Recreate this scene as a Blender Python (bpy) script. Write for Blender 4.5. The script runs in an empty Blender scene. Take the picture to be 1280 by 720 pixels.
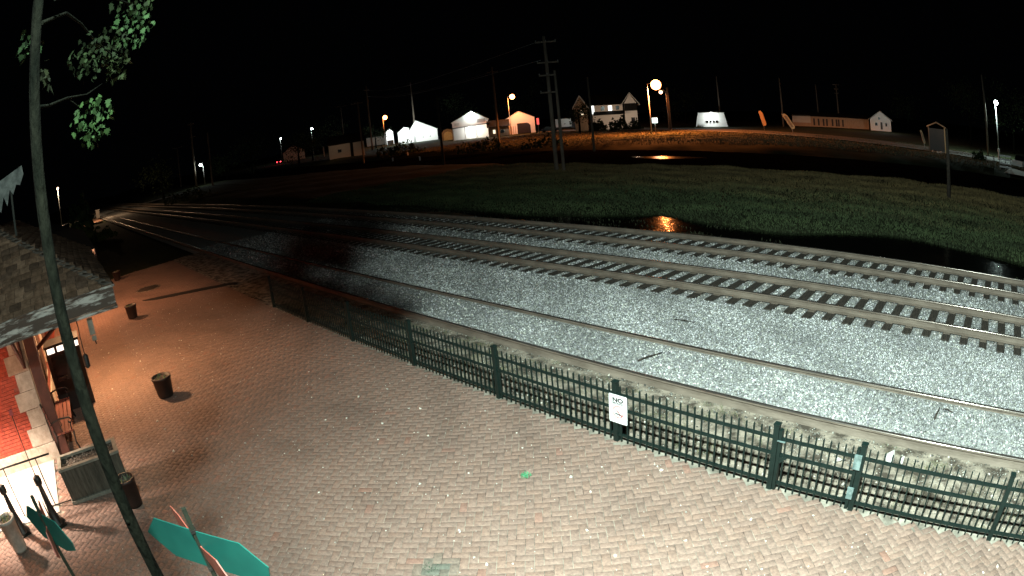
import bpy, math, random
import numpy as np
from mathutils import Vector, Matrix
R = math.radians
random.seed(4); rng = np.random.default_rng(4)
scene = bpy.context.scene
col = scene.collection

# ---------------- camera: wide security lens ----------------
CH = 4.456
PITCH, YAW, ROLL = 0.269214, 0.834630, -0.099889
cam = bpy.data.cameras.new('camera'); camo = bpy.data.objects.new('camera', cam); col.objects.link(camo)
cam.type = 'PANO'
cam.sensor_fit = 'HORIZONTAL'; cam.sensor_width = 36.0
cam.clip_start = 0.05; cam.clip_end = 2000
cy = cam
cy.panorama_type = 'FISHEYE_LENS_POLYNOMIAL'
cy.fisheye_fov = math.pi
cy.fisheye_polynomial_k0 = 0.0
cy.fisheye_polynomial_k1 = -0.824604 / 18
cy.fisheye_polynomial_k2 = 0.0733499 / 18 ** 2
cy.fisheye_polynomial_k3 = -0.144924 / 18 ** 3
cy.fisheye_polynomial_k4 = 0.0
def cam_to_world(c):
    cr, sr = math.cos(ROLL), math.sin(ROLL); x, y, z = c
    x, y = x * cr - y * sr, x * sr + y * cr
    cp, sp = math.cos(PITCH), math.sin(PITCH)
    y2, z2 = y * cp - z * sp, z * cp + y * sp
    cw, sw = math.cos(YAW), math.sin(YAW)
    return Vector((x * cw - z2 * sw, z2 * cw + x * sw, y2))
m = Matrix((cam_to_world((1, 0, 0)), cam_to_world((0, 1, 0)), -cam_to_world((0, 0, 1)))).transposed().to_4x4()
m.translation = (0, 0, CH)
camo.matrix_world = m
scene.camera = camo

# ---------------- night sky ----------------
world = bpy.data.worlds.new('World'); scene.world = world; world.use_nodes = True
bg = world.node_tree.nodes['Background']
bg.inputs[0].default_value = (0.5, 0.6, 0.75, 1); bg.inputs[1].default_value = 0.0006

scene.view_settings.view_transform = 'Standard'; scene.view_settings.look = 'None'
scene.view_settings.exposure = 0.0; scene.view_settings.gamma = 1.0
scene.cycles.max_bounces = 5; scene.cycles.diffuse_bounces = 2; scene.cycles.glossy_bounces = 2
scene.cycles.sample_clamp_indirect = 4.0
scene.cycles.use_denoising = True

# ---------------- lamps ----------------
def lamp(name, kind, loc, power, color, size=0.15, aim=None, angle=None, blend=1.0):
    l = bpy.data.lights.new(name, kind); l.energy = power; l.color = color
    l.shadow_soft_size = size
    o = bpy.data.objects.new(name, l); o.location = loc; col.objects.link(o)
    if kind == 'SPOT':
        l.spot_size = angle; l.spot_blend = blend
        o.rotation_euler = (Vector(aim) - Vector(loc)).to_track_quat('-Z', 'Y').to_euler()
    return o
COOL = (0.80, 1.0, 0.94)
lamp('yard_floodlight', 'SPOT', (-0.25, -0.1, 7.9), 15800, COOL, 0.16, (0.2, 9.2, 0), R(140), 1.0)
lamp('flood_fill', 'POINT', (-0.25, -0.1, 7.9), 1700, COOL, 0.10)  # added fill at the floodlight, brightens roof and platform outside its beam
lamp('eave_lamp', 'POINT', (-14.7, 0.0, 2.93), 1000, (1.0, 0.56, 0.28), 0.08)
lamp('eave_lamp', 'POINT', (-23.4, 0.33, 2.86), 640, (1.0, 0.46, 0.22), 0.08)
lamp('eave_lamp', 'POINT', (-30.2, 0.33, 2.86), 170, (1.0, 0.50, 0.25), 0.08)
lamp('stoop_lamp', 'SPOT', (-10.2, -3.7, 2.3), 1500, (1.0, 0.78, 0.62), 0.08, (-10.0, -2.9, 0), R(92), 0.5)
lamp('wall_lamp', 'POINT', (-9.9, -4.6, 2.1), 200, (1.0, 0.40, 0.20), 0.08)

def pol(az, D, z=0.0):
    a = R(az); return Vector((D * math.sin(a), D * math.cos(a), z))

# ---------------- helpers ----------------
MATS = {}
def mat(name, c1, c2=None, scale=8.0, rough=0.8, metal=0.0, bump=0.0, bscale=None, attr=None, emit=None, estr=0.0, spec=None, coords='Object', stretch=None, detail=5.0, ramp=(0.35, 0.65)):
    if name in MATS: return MATS[name]
    m = bpy.data.materials.new(name); m.use_nodes = True
    nt = m.node_tree; b = nt.nodes['Principled BSDF']
    b.inputs['Roughness'].default_value = rough; b.inputs['Metallic'].default_value = metal
    if spec is not None: b.inputs['Specular IOR Level'].default_value = spec
    b.inputs['Base Color'].default_value = (*c1, 1)
    tc = nt.nodes.new('ShaderNodeTexCoord'); src = tc.outputs[coords]
    if stretch:
        mp = nt.nodes.new('ShaderNodeMapping'); mp.inputs['Scale'].default_value = stretch
        nt.links.new(src, mp.inputs[0]); src = mp.outputs[0]
    colout = None
    if c2 is not None:
        n = nt.nodes.new('ShaderNodeTexNoise'); n.inputs['Scale'].default_value = scale; n.inputs['Detail'].default_value = detail
        n.inputs['Roughness'].default_value = 0.65
        nt.links.new(src, n.inputs['Vector'])
        cr = nt.nodes.new('ShaderNodeValToRGB')
        cr.color_ramp.elements[0].position = ramp[0]; cr.color_ramp.elements[1].position = ramp[1]
        cr.color_ramp.elements[0].color = (*c1, 1); cr.color_ramp.elements[1].color = (*c2, 1)
        nt.links.new(n.outputs[0], cr.inputs[0]); colout = cr.outputs[0]
    if attr:
        a = nt.nodes.new('ShaderNodeAttribute'); a.attribute_name = attr
        if colout is None: colout = a.outputs['Color']
        else:
            mx = nt.nodes.new('ShaderNodeMix'); mx.data_type = 'RGBA'; mx.blend_type = 'MULTIPLY'; mx.inputs[0].default_value = 1
            nt.links.new(colout, mx.inputs[6]); nt.links.new(a.outputs['Color'], mx.inputs[7]); colout = mx.outputs[2]
    if colout is not None: nt.links.new(colout, b.inputs['Base Color'])
    if bump:
        n2 = nt.nodes.new('ShaderNodeTexNoise'); n2.inputs['Scale'].default_value = bscale or scale * 3; n2.inputs['Detail'].default_value = 6
        nt.links.new(src, n2.inputs['Vector'])
        bp = nt.nodes.new('ShaderNodeBump'); bp.inputs['Strength'].default_value = bump; bp.inputs['Distance'].default_value = 0.02
        nt.links.new(n2.outputs[0], bp.inputs['Height']); nt.links.new(bp.outputs[0], b.inputs['Normal'])
    if emit:
        b.inputs['Emission Color'].default_value = (*emit, 1); b.inputs['Emission Strength'].default_value = estr
    MATS[name] = m; return m

class MB:
    def __init__(s): s.v = []; s.f = []; s.m = []; s.sm = []
    def add(s, vs, fs, mi=0, smooth=False, M=None):
        b = len(s.v)
        for v in vs:
            v = Vector(v); s.v.append(tuple(M @ v) if M else tuple(v))
        for f in fs: s.f.append(tuple(b + i for i in f)); s.m.append(mi); s.sm.append(smooth)
        return s
    def box(s, a, b, mi=0, M=None):
        x0, y0, z0 = a; x1, y1, z1 = b
        return s.add([(x0,y0,z0),(x1,y0,z0),(x1,y1,z0),(x0,y1,z0),(x0,y0,z1),(x1,y0,z1),(x1,y1,z1),(x0,y1,z1)],
              [(0,3,2,1),(4,5,6,7),(0,1,5,4),(1,2,6,5),(2,3,7,6),(3,0,4,7)], mi, False, M)
    def tube(s, pts, rad, n=8, mi=0, cap=True, smooth=True):
        pts = [Vector(p) for p in pts]
        if not hasattr(rad, '__len__'): rad = [rad] * len(pts)
        b = len(s.v); up = Vector((0.13, 0.31, 0.94))
        for i, p in enumerate(pts):
            t = (pts[min(i + 1, len(pts) - 1)] - pts[max(i - 1, 0)]).normalized()
            u = t.cross(up)
            if u.length < 1e-3: u = t.cross(Vector((1, 0, 0)))
            u.normalize(); w = t.cross(u)
            for k in range(n):
                a = 2 * math.pi * k / n
                s.v.append(tuple(p + (u * math.cos(a) + w * math.sin(a)) * rad[i]))
        for i in range(len(pts) - 1):
            for k in range(n):
                k2 = (k + 1) % n
                s.f.append((b+i*n+k, b+i*n+k2, b+(i+1)*n+k2, b+(i+1)*n+k)); s.m.append(mi); s.sm.append(smooth)
        if cap:
            s.f.append(tuple(b + k for k in range(n))[::-1]); s.m.append(mi); s.sm.append(False)
            e = b + (len(pts) - 1) * n
            s.f.append(tuple(e + k for k in range(n))); s.m.append(mi); s.sm.append(False)
        return s
    def lathe(s, prof, c=(0,0,0), n=20, mi=0, smooth=True):
        b = len(s.v)
        for (r, z) in prof:
            for k in range(n):
                a = 2 * math.pi * k / n
                s.v.append((c[0] + r * math.cos(a), c[1] + r * math.sin(a), c[2] + z))
        for i in range(len(prof) - 1):
            for k in range(n):
                k2 = (k + 1) % n
                s.f.append((b+i*n+k, b+i*n+k2, b+(i+1)*n+k2, b+(i+1)*n+k)); s.m.append(mi); s.sm.append(smooth)
        s.f.append(tuple(b + k for k in range(n))[::-1]); s.m.append(mi); s.sm.append(False)
        e = b + (len(prof) - 1) * n
        s.f.append(tuple(e + k for k in range(n))); s.m.append(mi); s.sm.append(False)
        return s
    def ball(s, c, r, mi=0, n=12):
        return s.lathe([(max(0.001, r * math.sin(math.pi * i / 8)), -r * math.cos(math.pi * i / 8)) for i in range(9)], c, n, mi)
    def extrude(s, poly, axis, a, b, mi=0, M=None):
        # poly: 2D points; axis: the axis to extrude along
        n = len(poly)
        def p3(p, t):
            if axis == 'x': return (t, p[0], p[1])
            if axis == 'y': return (p[0], t, p[1])
            return (p[0], p[1], t)
        vs = [p3(p, a) for p in poly] + [p3(p, b) for p in poly]
        fs = [tuple(range(n))[::-1], tuple(range(n, 2 * n))] + [(i, (i+1) % n, n + (i+1) % n, n + i) for i in range(n)]
        return s.add(vs, fs, mi, False, M)
    def build(s, name, mats, parent=None, fix=True):
        me = bpy.data.meshes.new(name); me.from_pydata(s.v, [], s.f)
        if not isinstance(mats, (list, tuple)): mats = [mats]
        for q in mats: me.materials.append(q)
        me.polygons.foreach_set('material_index', s.m); me.polygons.foreach_set('use_smooth', s.sm)
        if fix:
            import bmesh
            bm = bmesh.new(); bm.from_mesh(me); bmesh.ops.recalc_face_normals(bm, faces=bm.faces); bm.to_mesh(me); bm.free()
        me.update()
        o = bpy.data.objects.new(name, me); col.objects.link(o)
        if parent: o.parent = parent
        return o
def npmesh(name, V, F, mats, cols=None, parent=None, smooth=False):
    """V (n,3), F (m,k) arrays; cols (n,3) per-point colour"""
    me = bpy.data.meshes.new(name)
    V = np.asarray(V, np.float32); F = np.asarray(F, np.int32); k = F.shape[1]
    me.vertices.add(len(V)); me.vertices.foreach_set('co', V.ravel())
    me.loops.add(F.size); me.loops.foreach_set('vertex_index', F.ravel())
    me.polygons.add(len(F)); me.polygons.foreach_set('loop_start', np.arange(0, F.size, k, dtype=np.int32))
    me.update(calc_edges=True)
    if cols is not None:
        at = me.attributes.new('tint', 'FLOAT_COLOR', 'POINT')
        c = np.ones((len(V), 4), np.float32); c[:, :3] = cols; at.data.foreach_set('color', c.ravel())
    me.materials.append(mats)
    if smooth: me.polygons.foreach_set('use_smooth', np.ones(len(F), bool))
    o = bpy.data.objects.new(name, me); col.objects.link(o)
    if parent: o.parent = parent
    return o
def tag(o, label=None, cat=None, group=None, kind=None):
    if label: o['label'] = label
    if cat: o['category'] = cat
    if group: o['group'] = group
    if kind: o['kind'] = kind
    return o
def empty(name, loc=(0,0,0), rz=0.0, label=None, cat=None, group=None):
    o = bpy.data.objects.new(name, None); o.empty_display_size = 0.2; col.objects.link(o)
    o.location = loc; o.rotation_euler = (0, 0, rz)
    return tag(o, label, cat, group)
def copy_tree(o, parent=None):
    c = o.copy(); col.objects.link(c)
    if parent: c.parent = parent
    for ch in [x for x in o.children]: copy_tree(ch, c)
    return c
def face_cam(az, D, z=0.0): return dict(loc=pol(az, D, z), rz=-R(az))
def plain(px, py, r, c): return (r * px, r * py)

# ---------------- materials ----------------
M_ballast = mat('ballast_bed', (0.17, 0.17, 0.16), (0.50, 0.50, 0.48), 22, 0.95, bump=1.0, bscale=30, ramp=(0.38, 0.66))
M_stone = mat('ballast_stones', (0.6, 0.6, 0.6), (1.0, 1.0, 1.0), 30, 0.8, attr='tint')
M_brick = mat('paver_brick', (0.68, 0.68, 0.68), (1.2, 1.2, 1.18), 26, 0.85, bump=0.18, bscale=70, attr='tint', detail=8)
M_sand = mat('joint_sand', (0.012, 0.010, 0.009), (0.50, 0.45, 0.36), 3.4, 1.0, detail=9, ramp=(0.40, 0.66))
M_ground = mat('field_soil', (0.018, 0.024, 0.012), (0.042, 0.048, 0.024), 0.7, 1.0, spec=0.1, bump=0.8, bscale=3, stretch=(0.3, 1, 1), detail=9)
M_dirt = mat('trackside_dirt', (0.06, 0.046, 0.032), (0.36, 0.30, 0.235), 3.5, ramp=(0.40, 0.60), rough=1.0, bump=1.0, bscale=25, detail=10)
M_rust = mat('rail_rust', (0.135, 0.105, 0.080), (0.23, 0.185, 0.145), 5, 0.75, 0.0, bump=0.4, bscale=40, stretch=(0.3, 1, 1))
M_head = mat('rail_head', (0.22, 0.18, 0.155), (0.34, 0.30, 0.27), 3, 0.24, 0.85, stretch=(0.4, 1, 1))
M_tie = mat('creosoted_timber', (0.012, 0.010, 0.008), (0.075, 0.058, 0.042), 9, 0.85, bump=0.8, bscale=18, stretch=(3, 0.4, 1))
M_green = mat('green_fence_paint', (0.0045, 0.012, 0.010), (0.008, 0.019, 0.016), 6, 0.5, bump=0.15, bscale=40, spec=0.3)
M_greenworn = mat('worn_green_paint', (0.03, 0.06, 0.055), (0.20, 0.27, 0.26), 9, 0.6)
M_sign = mat('sign_white', (0.82, 0.82, 0.82), (0.74, 0.75, 0.74), 5, 0.5)
M_black = mat('black_paint', (0.01, 0.01, 0.01), None, rough=0.5)
M_red = mat('sign_red', (0.5, 0.06, 0.05), None, rough=0.5)
M_bark = mat(spec=0.08, name='mossy_bark', c1=(0.002, 0.0028, 0.0015), c2=(0.009, 0.0095, 0.006), scale=16, rough=0.95, bump=1.0, bscale=40, stretch=(1, 1, 0.35), detail=8)
M_leaf = mat('tree_leaves', (0.024, 0.040, 0.018), (0.052, 0.074, 0.034), 9, 0.8, spec=0.15, attr='tint')
M_darkleaf = mat('night_foliage', (0.03, 0.045, 0.02), (0.07, 0.09, 0.04), 1.2, 0.9)
M_redbrick = mat('station_brick', (0.24, 0.035, 0.02), (0.42, 0.07, 0.035), 7, 0.85, bump=0.3, bscale=50, detail=8)
M_lime = mat('limestone', (0.34, 0.29, 0.23), (0.55, 0.49, 0.41), 5, 0.9, bump=0.4, bscale=30, detail=8)
M_conc = mat('pale_concrete', (0.44, 0.42, 0.38), (0.62, 0.60, 0.56), 3, 0.9, bump=0.3, bscale=40, detail=8)
M_shingle = mat('roof_shingles', (0.6, 0.6, 0.6), (1.15, 1.15, 1.15), 9, 0.9, spec=0.1, bump=0.6, bscale=60, attr='tint')
M_fascia = mat('peeling_white_paint', (0.10, 0.075, 0.06), (0.60, 0.60, 0.56), 5, 0.8, bump=0.4, bscale=20, stretch=(1, 0.35, 2.2), detail=10, ramp=(0.50, 0.60))
M_brown = mat('brown_paint', (0.07, 0.025, 0.018), (0.11, 0.04, 0.028), 5, 0.6)
M_soffit = mat('soffit_boards', (0.10, 0.055, 0.04), (0.16, 0.09, 0.065), 4, 0.8)
M_redwood = mat('red_brown_timber', (0.16, 0.045, 0.03), (0.26, 0.08, 0.05), 12, 0.7, bump=0.3, stretch=(0.3, 1, 1))
M_iron = mat('wrought_iron', (0.02, 0.02, 0.018), (0.05, 0.045, 0.04), 12, 0.5, 0.3)
M_planter = mat('weathered_planter_wood', (0.055, 0.052, 0.040), (0.14, 0.13, 0.10), 5, 0.85, bump=0.7, bscale=14, stretch=(1, 4, 0.6), detail=9)
M_plantrim = mat('weathered_planter_rim', (0.20, 0.19, 0.15), (0.32, 0.31, 0.26), 6, 0.85)
M_soil = mat('potting_soil', (0.03, 0.022, 0.015), (0.16, 0.13, 0.10), 26, 1.0, bump=1.0, bscale=40)
M_pot = mat('dark_pot_plastic', (0.018, 0.010, 0.008), (0.035, 0.02, 0.016), 6, 0.55)
M_whitepot = mat('pale_stone_pot', (0.40, 0.38, 0.33), (0.6, 0.57, 0.5), 8, 0.8, bump=0.4)
M_teal = mat('target_green_enamel', (0.010, 0.105, 0.085), (0.015, 0.140, 0.110), 3, 0.45, detail=2)
M_tred = mat('target_red_enamel', (0.30, 0.055, 0.035), (0.42, 0.13, 0.09), 7, 0.5)
M_oliv = mat('dark_mast_paint', (0.010, 0.015, 0.009), (0.025, 0.03, 0.018), 9, 0.6)
M_litpane = mat('lit_header_glass', (0.8, 0.75, 0.7), emit=(1.0, 0.86, 0.72), estr=2.2)
M_darkglass = mat('dark_glass', (0.01, 0.01, 0.012), None, rough=0.12)
M_darkwood = mat('dark_cabinet_paint', (0.012, 0.010, 0.010), (0.03, 0.018, 0.016), 4, 0.45)
M_pole = mat('pole_timber', (0.14, 0.11, 0.085), (0.24, 0.20, 0.16), 5, 0.9, stretch=(1, 1, 0.2))
M_steel = mat('galvanised_steel', (0.30, 0.30, 0.30), (0.42, 0.42, 0.42), 8, 0.5, 0.4)
M_siding = mat('pale_siding', (0.50, 0.48, 0.44), (0.62, 0.60, 0.55), 1.2, 0.8, stretch=(0.3, 0.3, 8))
M_wsiding = mat('white_siding', (0.72, 0.72, 0.70), (0.80, 0.80, 0.78), 1.5, 0.7, stretch=(0.3, 0.3, 8))
M_tan = mat('tan_siding', (0.34, 0.24, 0.16), (0.46, 0.34, 0.24), 1.0, 0.8, stretch=(4, 0.3, 1))
M_darkroof = mat('dark_roof', (0.010, 0.010, 0.010), (0.02, 0.02, 0.019), 3, 0.95, spec=0.08)
M_metalroof = mat('pale_metal_roof', (0.5, 0.54, 0.52), (0.6, 0.63, 0.6), 3, 0.5)
M_asphalt = mat('asphalt', (0.07, 0.066, 0.06), (0.13, 0.12, 0.11), 1.5, 0.85, bump=0.3)
M_litwin = mat('lit_window', (0.8, 0.8, 0.7), emit=(1.0, 0.82, 0.55), estr=1.6)
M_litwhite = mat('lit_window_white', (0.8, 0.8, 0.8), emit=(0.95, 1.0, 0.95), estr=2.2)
M_water = mat('ditch_water', (0.004, 0.004, 0.003), None, rough=0.11, bump=0.45, bscale=4, spec=0.6)
M_wetmud = mat('wet_mud', (0.008, 0.008, 0.006), (0.015, 0.014, 0.01), 2, 0.35, bump=0.8, bscale=6)
M_cream = mat('banner_cloth', (0.75, 0.55, 0.25), (0.85, 0.8, 0.6), 2, 0.8)
M_carpaint = mat('dark_car_paint', (0.05, 0.05, 0.055), None, rough=0.3, metal=0.3)
M_rubber = mat('tyre_rubber', (0.015, 0.015, 0.015), None, rough=0.8)
def emis(name, c, s): return mat(name, c, emit=c, estr=s, rough=0.5)
E_sod = emis('sodium_glow', (1.0, 0.30, 0.08), 22)
E_white = emis('white_glow', (0.85, 1.0, 0.95), 60)
E_warm = emis('warm_glow', (1.0, 0.6, 0.35), 5)
E_tail = emis('red_glow', (1.0, 0.04, 0.06), 12)
M_cloth = mat('red_flag', (0.5, 0.1, 0.1), None, rough=0.8)

# ---------------- ground sheets ----------------
def ground_z(X, Y):
    """height of the land; numpy arrays"""
    z = np.full(np.broadcast(X, Y).shape, -0.09) + 0 * X + 0 * Y
    # trackside ditch
    bul = np.exp(-((X + 4.2) / 4.0) ** 2) + 0.5 * np.exp(-((X + 15.6) / 1.8) ** 2)
    cen = 20.9 + 0.25 * np.sin(X * 0.43 + 1) + 0.18 * np.sin(X * 0.91) + 0.9 * bul
    wid = 1.25 + 0.35 * np.sin(X * 0.31 + 0.5) + 1.75 * bul
    z = z - 0.42 * np.exp(-((Y - cen) / wid) ** 2) * (Y > 12)
    z = z - 0.25 * (Y < 18.5) * (X > -400) * (Y > 5)
    bump = 0.05 * np.sin(X * 0.9 + Y * 0.5) + 0.04 * np.sin(X * 0.37 - Y * 0.8) + 0.03 * np.sin(X * 1.7 + 2.1 * Y)
    z = z + bump * np.clip((Y - 22) / 4, 0, 1)
    # creek hollow
    z = z - 1.5 * np.exp(-((Y - 55 - 1.5 * np.sin(X * 0.07)) / 9.0) ** 4)
    z = z + 0.25 * np.exp(-((Y - 69) / 5.0) ** 2)
    z = z + 0.8 * np.clip((np.abs(X + 60) - 60) / 200, 0, 1) * 0
    return z
xs = np.unique(np.concatenate([np.arange(-600, -100, 10.0), np.arange(-100, -50, 2.0), np.arange(-50, 12, 0.5), np.arange(12, 40, 2.0), np.arange(40, 401, 10.0)]))
ys = np.unique(np.concatenate([np.arange(-120, -10, 10.0), np.arange(-10, 18, 2.0), np.arange(18, 24, 0.25), np.arange(24, 72, 0.75), np.arange(72, 601, 8.0)]))
XX, YY = np.meshgrid(xs, ys)
ZZ = ground_z(XX, YY)
V = np.stack([XX, YY, ZZ], -1).reshape(-1, 3); nx, ny = len(xs), len(ys)
ii, jj = np.meshgrid(np.arange(nx - 1), np.arange(ny - 1)); b0 = (jj * nx + ii).ravel()
F = np.stack([b0, b0 + 1, b0 + nx + 1, b0 + nx], 1)
tag(npmesh('ground', V, F, M_ground, smooth=True), kind='structure')

# ditch water
pw = []
for x in np.arange(-30, 7.01, 0.5): pw.append(x)
def strip(name, xs_, y0f, y1f, z, m, kind='structure', label=None, cat=None, n=1):
    mb = MB(); vs = []; fs = []
    for x in xs_: vs += [(x, y0f(x), z), (x, y1f(x), z)]
    for i in range(len(xs_) - 1): fs.append((2*i, 2*i+2, 2*i+3, 2*i+1))
    mb.add(vs, fs); o = mb.build(name, m, fix=False); tag(o, label, cat, None, kind); return o
strip('water', pw, lambda x: 19.2, lambda x: 25.5, -0.315, M_water)
strip('mud', list(np.arange(-45, 12, 1.0)), lambda x: 19.4, lambda x: 19.9 + 0.0 * x, -0.30, M_wetmud) if False else None

cx_s = list(np.arange(-260, 60, 3.0))
strip('creek_mud', cx_s, lambda x: 44.5 + 1.5 * math.sin(x * .07), lambda x: 65.5 + 1.5 * math.sin(x * .07), -0.62, mat('creek_mud', (0.003, 0.003, 0.0025), (0.008, 0.007, 0.006), 1, 1.0, spec=0.0))
pm_ = [pol(-32.6, 64)]
tag(MB().add([(pm_[0].x + 4.2 * math.cos(a) * (1 + .2 * math.sin(3 * a)), pm_[0].y + 1.3 * math.sin(a), -0.60) for a in [2 * math.pi * i / 30 for i in range(30)]], [tuple(range(30))]).build('creek_water', M_water, fix=False), kind='structure')

# ballast bed
T1, T2, T3 = 7.931, 13.151, 16.868          # near rail of each track
G = 1.51
def bed_z(Y):
    P = [(7.55, -0.105), (7.86, -0.09), (8.02, 0.0), (9.3, 0.02), (9.65, -0.02), (10.2, -0.10), (12.3, -0.125), (12.9, -0.115), (15.0, -0.105), (15.6, -0.12), (16.6, -0.11), (18.6, -0.11), (19.1, -0.13), (19.7, -0.36)]
    return np.interp(Y, [p[0] for p in P], [p[1] for p in P])
bx = np.concatenate([np.arange(-300, -40, 10.0), np.arange(-40, 14, 1.0)]); by = np.array([7.55, 7.7, 7.85, 8.05, 8.6, 9.3, 9.65, 9.9, 10.2, 11, 12.3, 12.9, 14, 15, 15.6, 16.6, 17.6, 18.6, 19.1, 19.35, 19.7])
XX, YY = np.meshgrid(bx, by); ZZ = bed_z(YY)
V = np.stack([XX, YY, ZZ], -1).reshape(-1, 3); nx, ny = len(bx), len(by)
ii, jj = np.meshgrid(np.arange(nx - 1), np.arange(ny - 1)); b0 = (jj * nx + ii).ravel()
tag(npmesh('ballast_bed', V, np.stack([b0, b0 + 1, b0 + nx + 1, b0 + nx], 1), M_ballast, smooth=True), kind='structure')

# loose ballast stones
def stones(name, X, Y, Z, S, C, m=M_stone):
    n = len(X)
    base = np.array([(1,0,0),(-1,0,0),(0,1,0),(0,-1,0),(0,0,1),(0,0,-1)], float)
    V = base[None] * rng.uniform(0.55, 1.25, (n, 6, 1)) + rng.uniform(-0.35, 0.35, (n, 6, 3))
    q = rng.normal(size=(n, 4)); q /= np.linalg.norm(q, axis=1, keepdims=True)
    w, x, y, z = q.T
    Rm = np.stack([1-2*(y*y+z*z), 2*(x*y-z*w), 2*(x*z+y*w), 2*(x*y+z*w), 1-2*(x*x+z*z), 2*(y*z-x*w), 2*(x*z-y*w), 2*(y*z+x*w), 1-2*(x*x+y*y)], 1).reshape(n, 3, 3)
    V = np.einsum('nij,nkj->nki', Rm, V) * S[:, None, None]
    V += np.stack([X, Y, Z], 1)[:, None, :]
    f = np.array([(0,2,4),(2,1,4),(1,3,4),(3,0,4),(2,0,5),(1,2,5),(3,1,5),(0,3,5)])
    F = (f[None] + 6 * np.arange(n)[:, None, None]).reshape(-1, 3)
    cols = np.repeat(C, 6, axis=0)
    return npmesh(name, V.reshape(-1, 3), F, m, cols)
TIE = 0.52
def in_tie(X, Y):
    ph = (X / TIE) % 1.0
    near = np.abs(ph - 0.5) * TIE < 0.14
    yy = ((Y > T2 - 0.52) & (Y < T2 + G + 0.52)) | ((Y > T3 - 0.52) & (Y < T3 + G + 0.52))
    return near & yy
def scatter(x0, x1, y0, y1, dens, s0, s1):
    n = int((x1 - x0) * (y1 - y0) * dens)
    X = rng.uniform(x0, x1, n); Y = rng.uniform(y0, y1, n)
    k = (X < 0.20 * Y + 1.5) & ~in_tie(X, Y)                     # keep what could be seen
    for r in (T1, T1 + G, T2, T2 + G, T3, T3 + G): k &= np.abs(Y - r) > 0.085
    X, Y = X[k], Y[k]; S = rng.uniform(s0, s1, len(X)) * rng.choice([0.8, 1.0, 1.25], len(X))
    return X, Y, bed_z(Y) + rng.uniform(-0.004, 0.012, len(X)), S
A = [scatter(-11, 4.5, 7.99, 12.6, 950, 0.013, 0.026), scatter(-20, -11, 7.99, 12.6, 420, 0.018, 0.032),
     scatter(-16, 5.5, 12.6, 19.4, 330, 0.020, 0.034), scatter(-34, -16, 7.9, 19.4, 90, 0.03, 0.045)]
X, Y, Z, S = (np.concatenate([a[i] for a in A]) for i in range(4))
g_ = rng.choice([0.16, 0.26, 0.38, 0.52, 0.85], len(X), p=[0.24, 0.26, 0.22, 0.15, 0.13])
g_ = np.minimum(g_ * 1.22, .92)
C = np.stack([g_ * 1.0, g_ * rng.uniform(0.95, 1.03, len(X)), g_ * rng.uniform(0.86, 1.05, len(X))], 1)
rd = np.min(np.abs(Y[:, None] - np.array([T1, T1 + G, T2, T2 + G, T3, T3 + G])[None]), 1); rs = (0.85 * np.exp(-(rd / 0.22) ** 2) * (Y > 12) + 0.45 * np.exp(-(rd / 0.16) ** 2) * (Y < 12))[:, None]
C *= (1 + 0.25 * ((Y > 9.75) & (Y < 19)))[:, None]; C = np.minimum(C, .95)
C *= (0.94 + 0.10 * np.sin(X * 0.8 + 2 * np.sin(Y * 1.3)) + 0.12 * np.sin(Y * 2.2 + X * 1.9))[:, None]
C = C * (1 - rs) + C * np.array([0.62, 0.50, 0.40]) * rs
tag(stones('gravel', X, Y, Z, S, C), 'pale grey crushed stone ballast lying between and beside the rails', 'gravel', kind='stuff')

# trackside dirt strip between the paving and the near rail
bx = np.arange(-33, 14, 0.5); by = np.array([6.14, 6.4, 6.8, 7.2, 7.5, 7.88])
XX, YY = np.meshgrid(bx, by)
ZZ = -0.055 + 0.015 * np.sin(XX * 2.1 + YY * 3) + 0.01 * np.sin(XX * 5.3); ZZ[0] = -0.05; ZZ[-1] = -0.062
V = np.stack([XX, YY, ZZ], -1).reshape(-1, 3); nx, ny = len(bx), len(by)
ii, jj = np.meshgrid(np.arange(nx - 1), np.arange(ny - 1)); b0 = (jj * nx + ii).ravel()
tag(npmesh('dirt_verge', V, np.stack([b0, b0 + 1, b0 + nx + 1, b0 + nx], 1), M_dirt, smooth=True), kind='structure')
n = 9000
X = rng.uniform(-17, 3.5, n); Y = rng.uniform(6.2, 7.85, n); S = rng.uniform(0.006, 0.018, n) * rng.choice([0.8, 1, 1.9], n, p=[.5, .42, .08])
g_ = rng.choice([0.10, 0.22, 0.4, 0.75], n, p=[0.3, 0.3, 0.28, 0.12])
tag(stones('verge_pebbles', X, Y, np.full(n, -0.052), S, np.stack([g_ * 1.05, g_, g_ * 0.86], 1)), 'small pebbles and stone chips scattered over the dirt behind the fence', 'pebbles', kind='stuff')

# grass and weeds: little blades
def blades(name, X, Y, Z, Hh, W, C, m=M_leaf, lean=0.5):
    n = len(X); a = rng.uniform(0, 2 * math.pi, n); l = rng.uniform(-lean, lean, (n, 2)) * Hh[:, None]
    p0 = np.stack([X - W * np.cos(a), Y - W * np.sin(a), Z], 1); p1 = np.stack([X + W * np.cos(a), Y + W * np.sin(a), Z], 1)
    p2 = np.stack([X + l[:, 0], Y + l[:, 1], Z + Hh], 1)
    V = np.stack([p0, p1, p2], 1).reshape(-1, 3); F = np.arange(3 * n).reshape(-1, 3)
    return npmesh(name, V, F, m, np.repeat(C, 3, 0))
M_grass = mat('grass_blades', (0.8, 0.8, 0.8), (1.2, 1.2, 1.2), 0.5, 0.9, attr='tint')
n = 170000
X = rng.uniform(-48, 9, n); Y = 21.3 + (rng.uniform(0, 1, n) ** 1.25) * 21.5
k = (X < 0.2 * Y + 2) & (np.arctan2(-X, Y) < R(66)); X, Y = X[k], Y[k]
d_ = 0.5 + 0.5 * np.sin(X * 0.21 + 2 * np.sin(Y * 0.6)) * np.sin(Y * 0.9 + X * 0.05)
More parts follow.
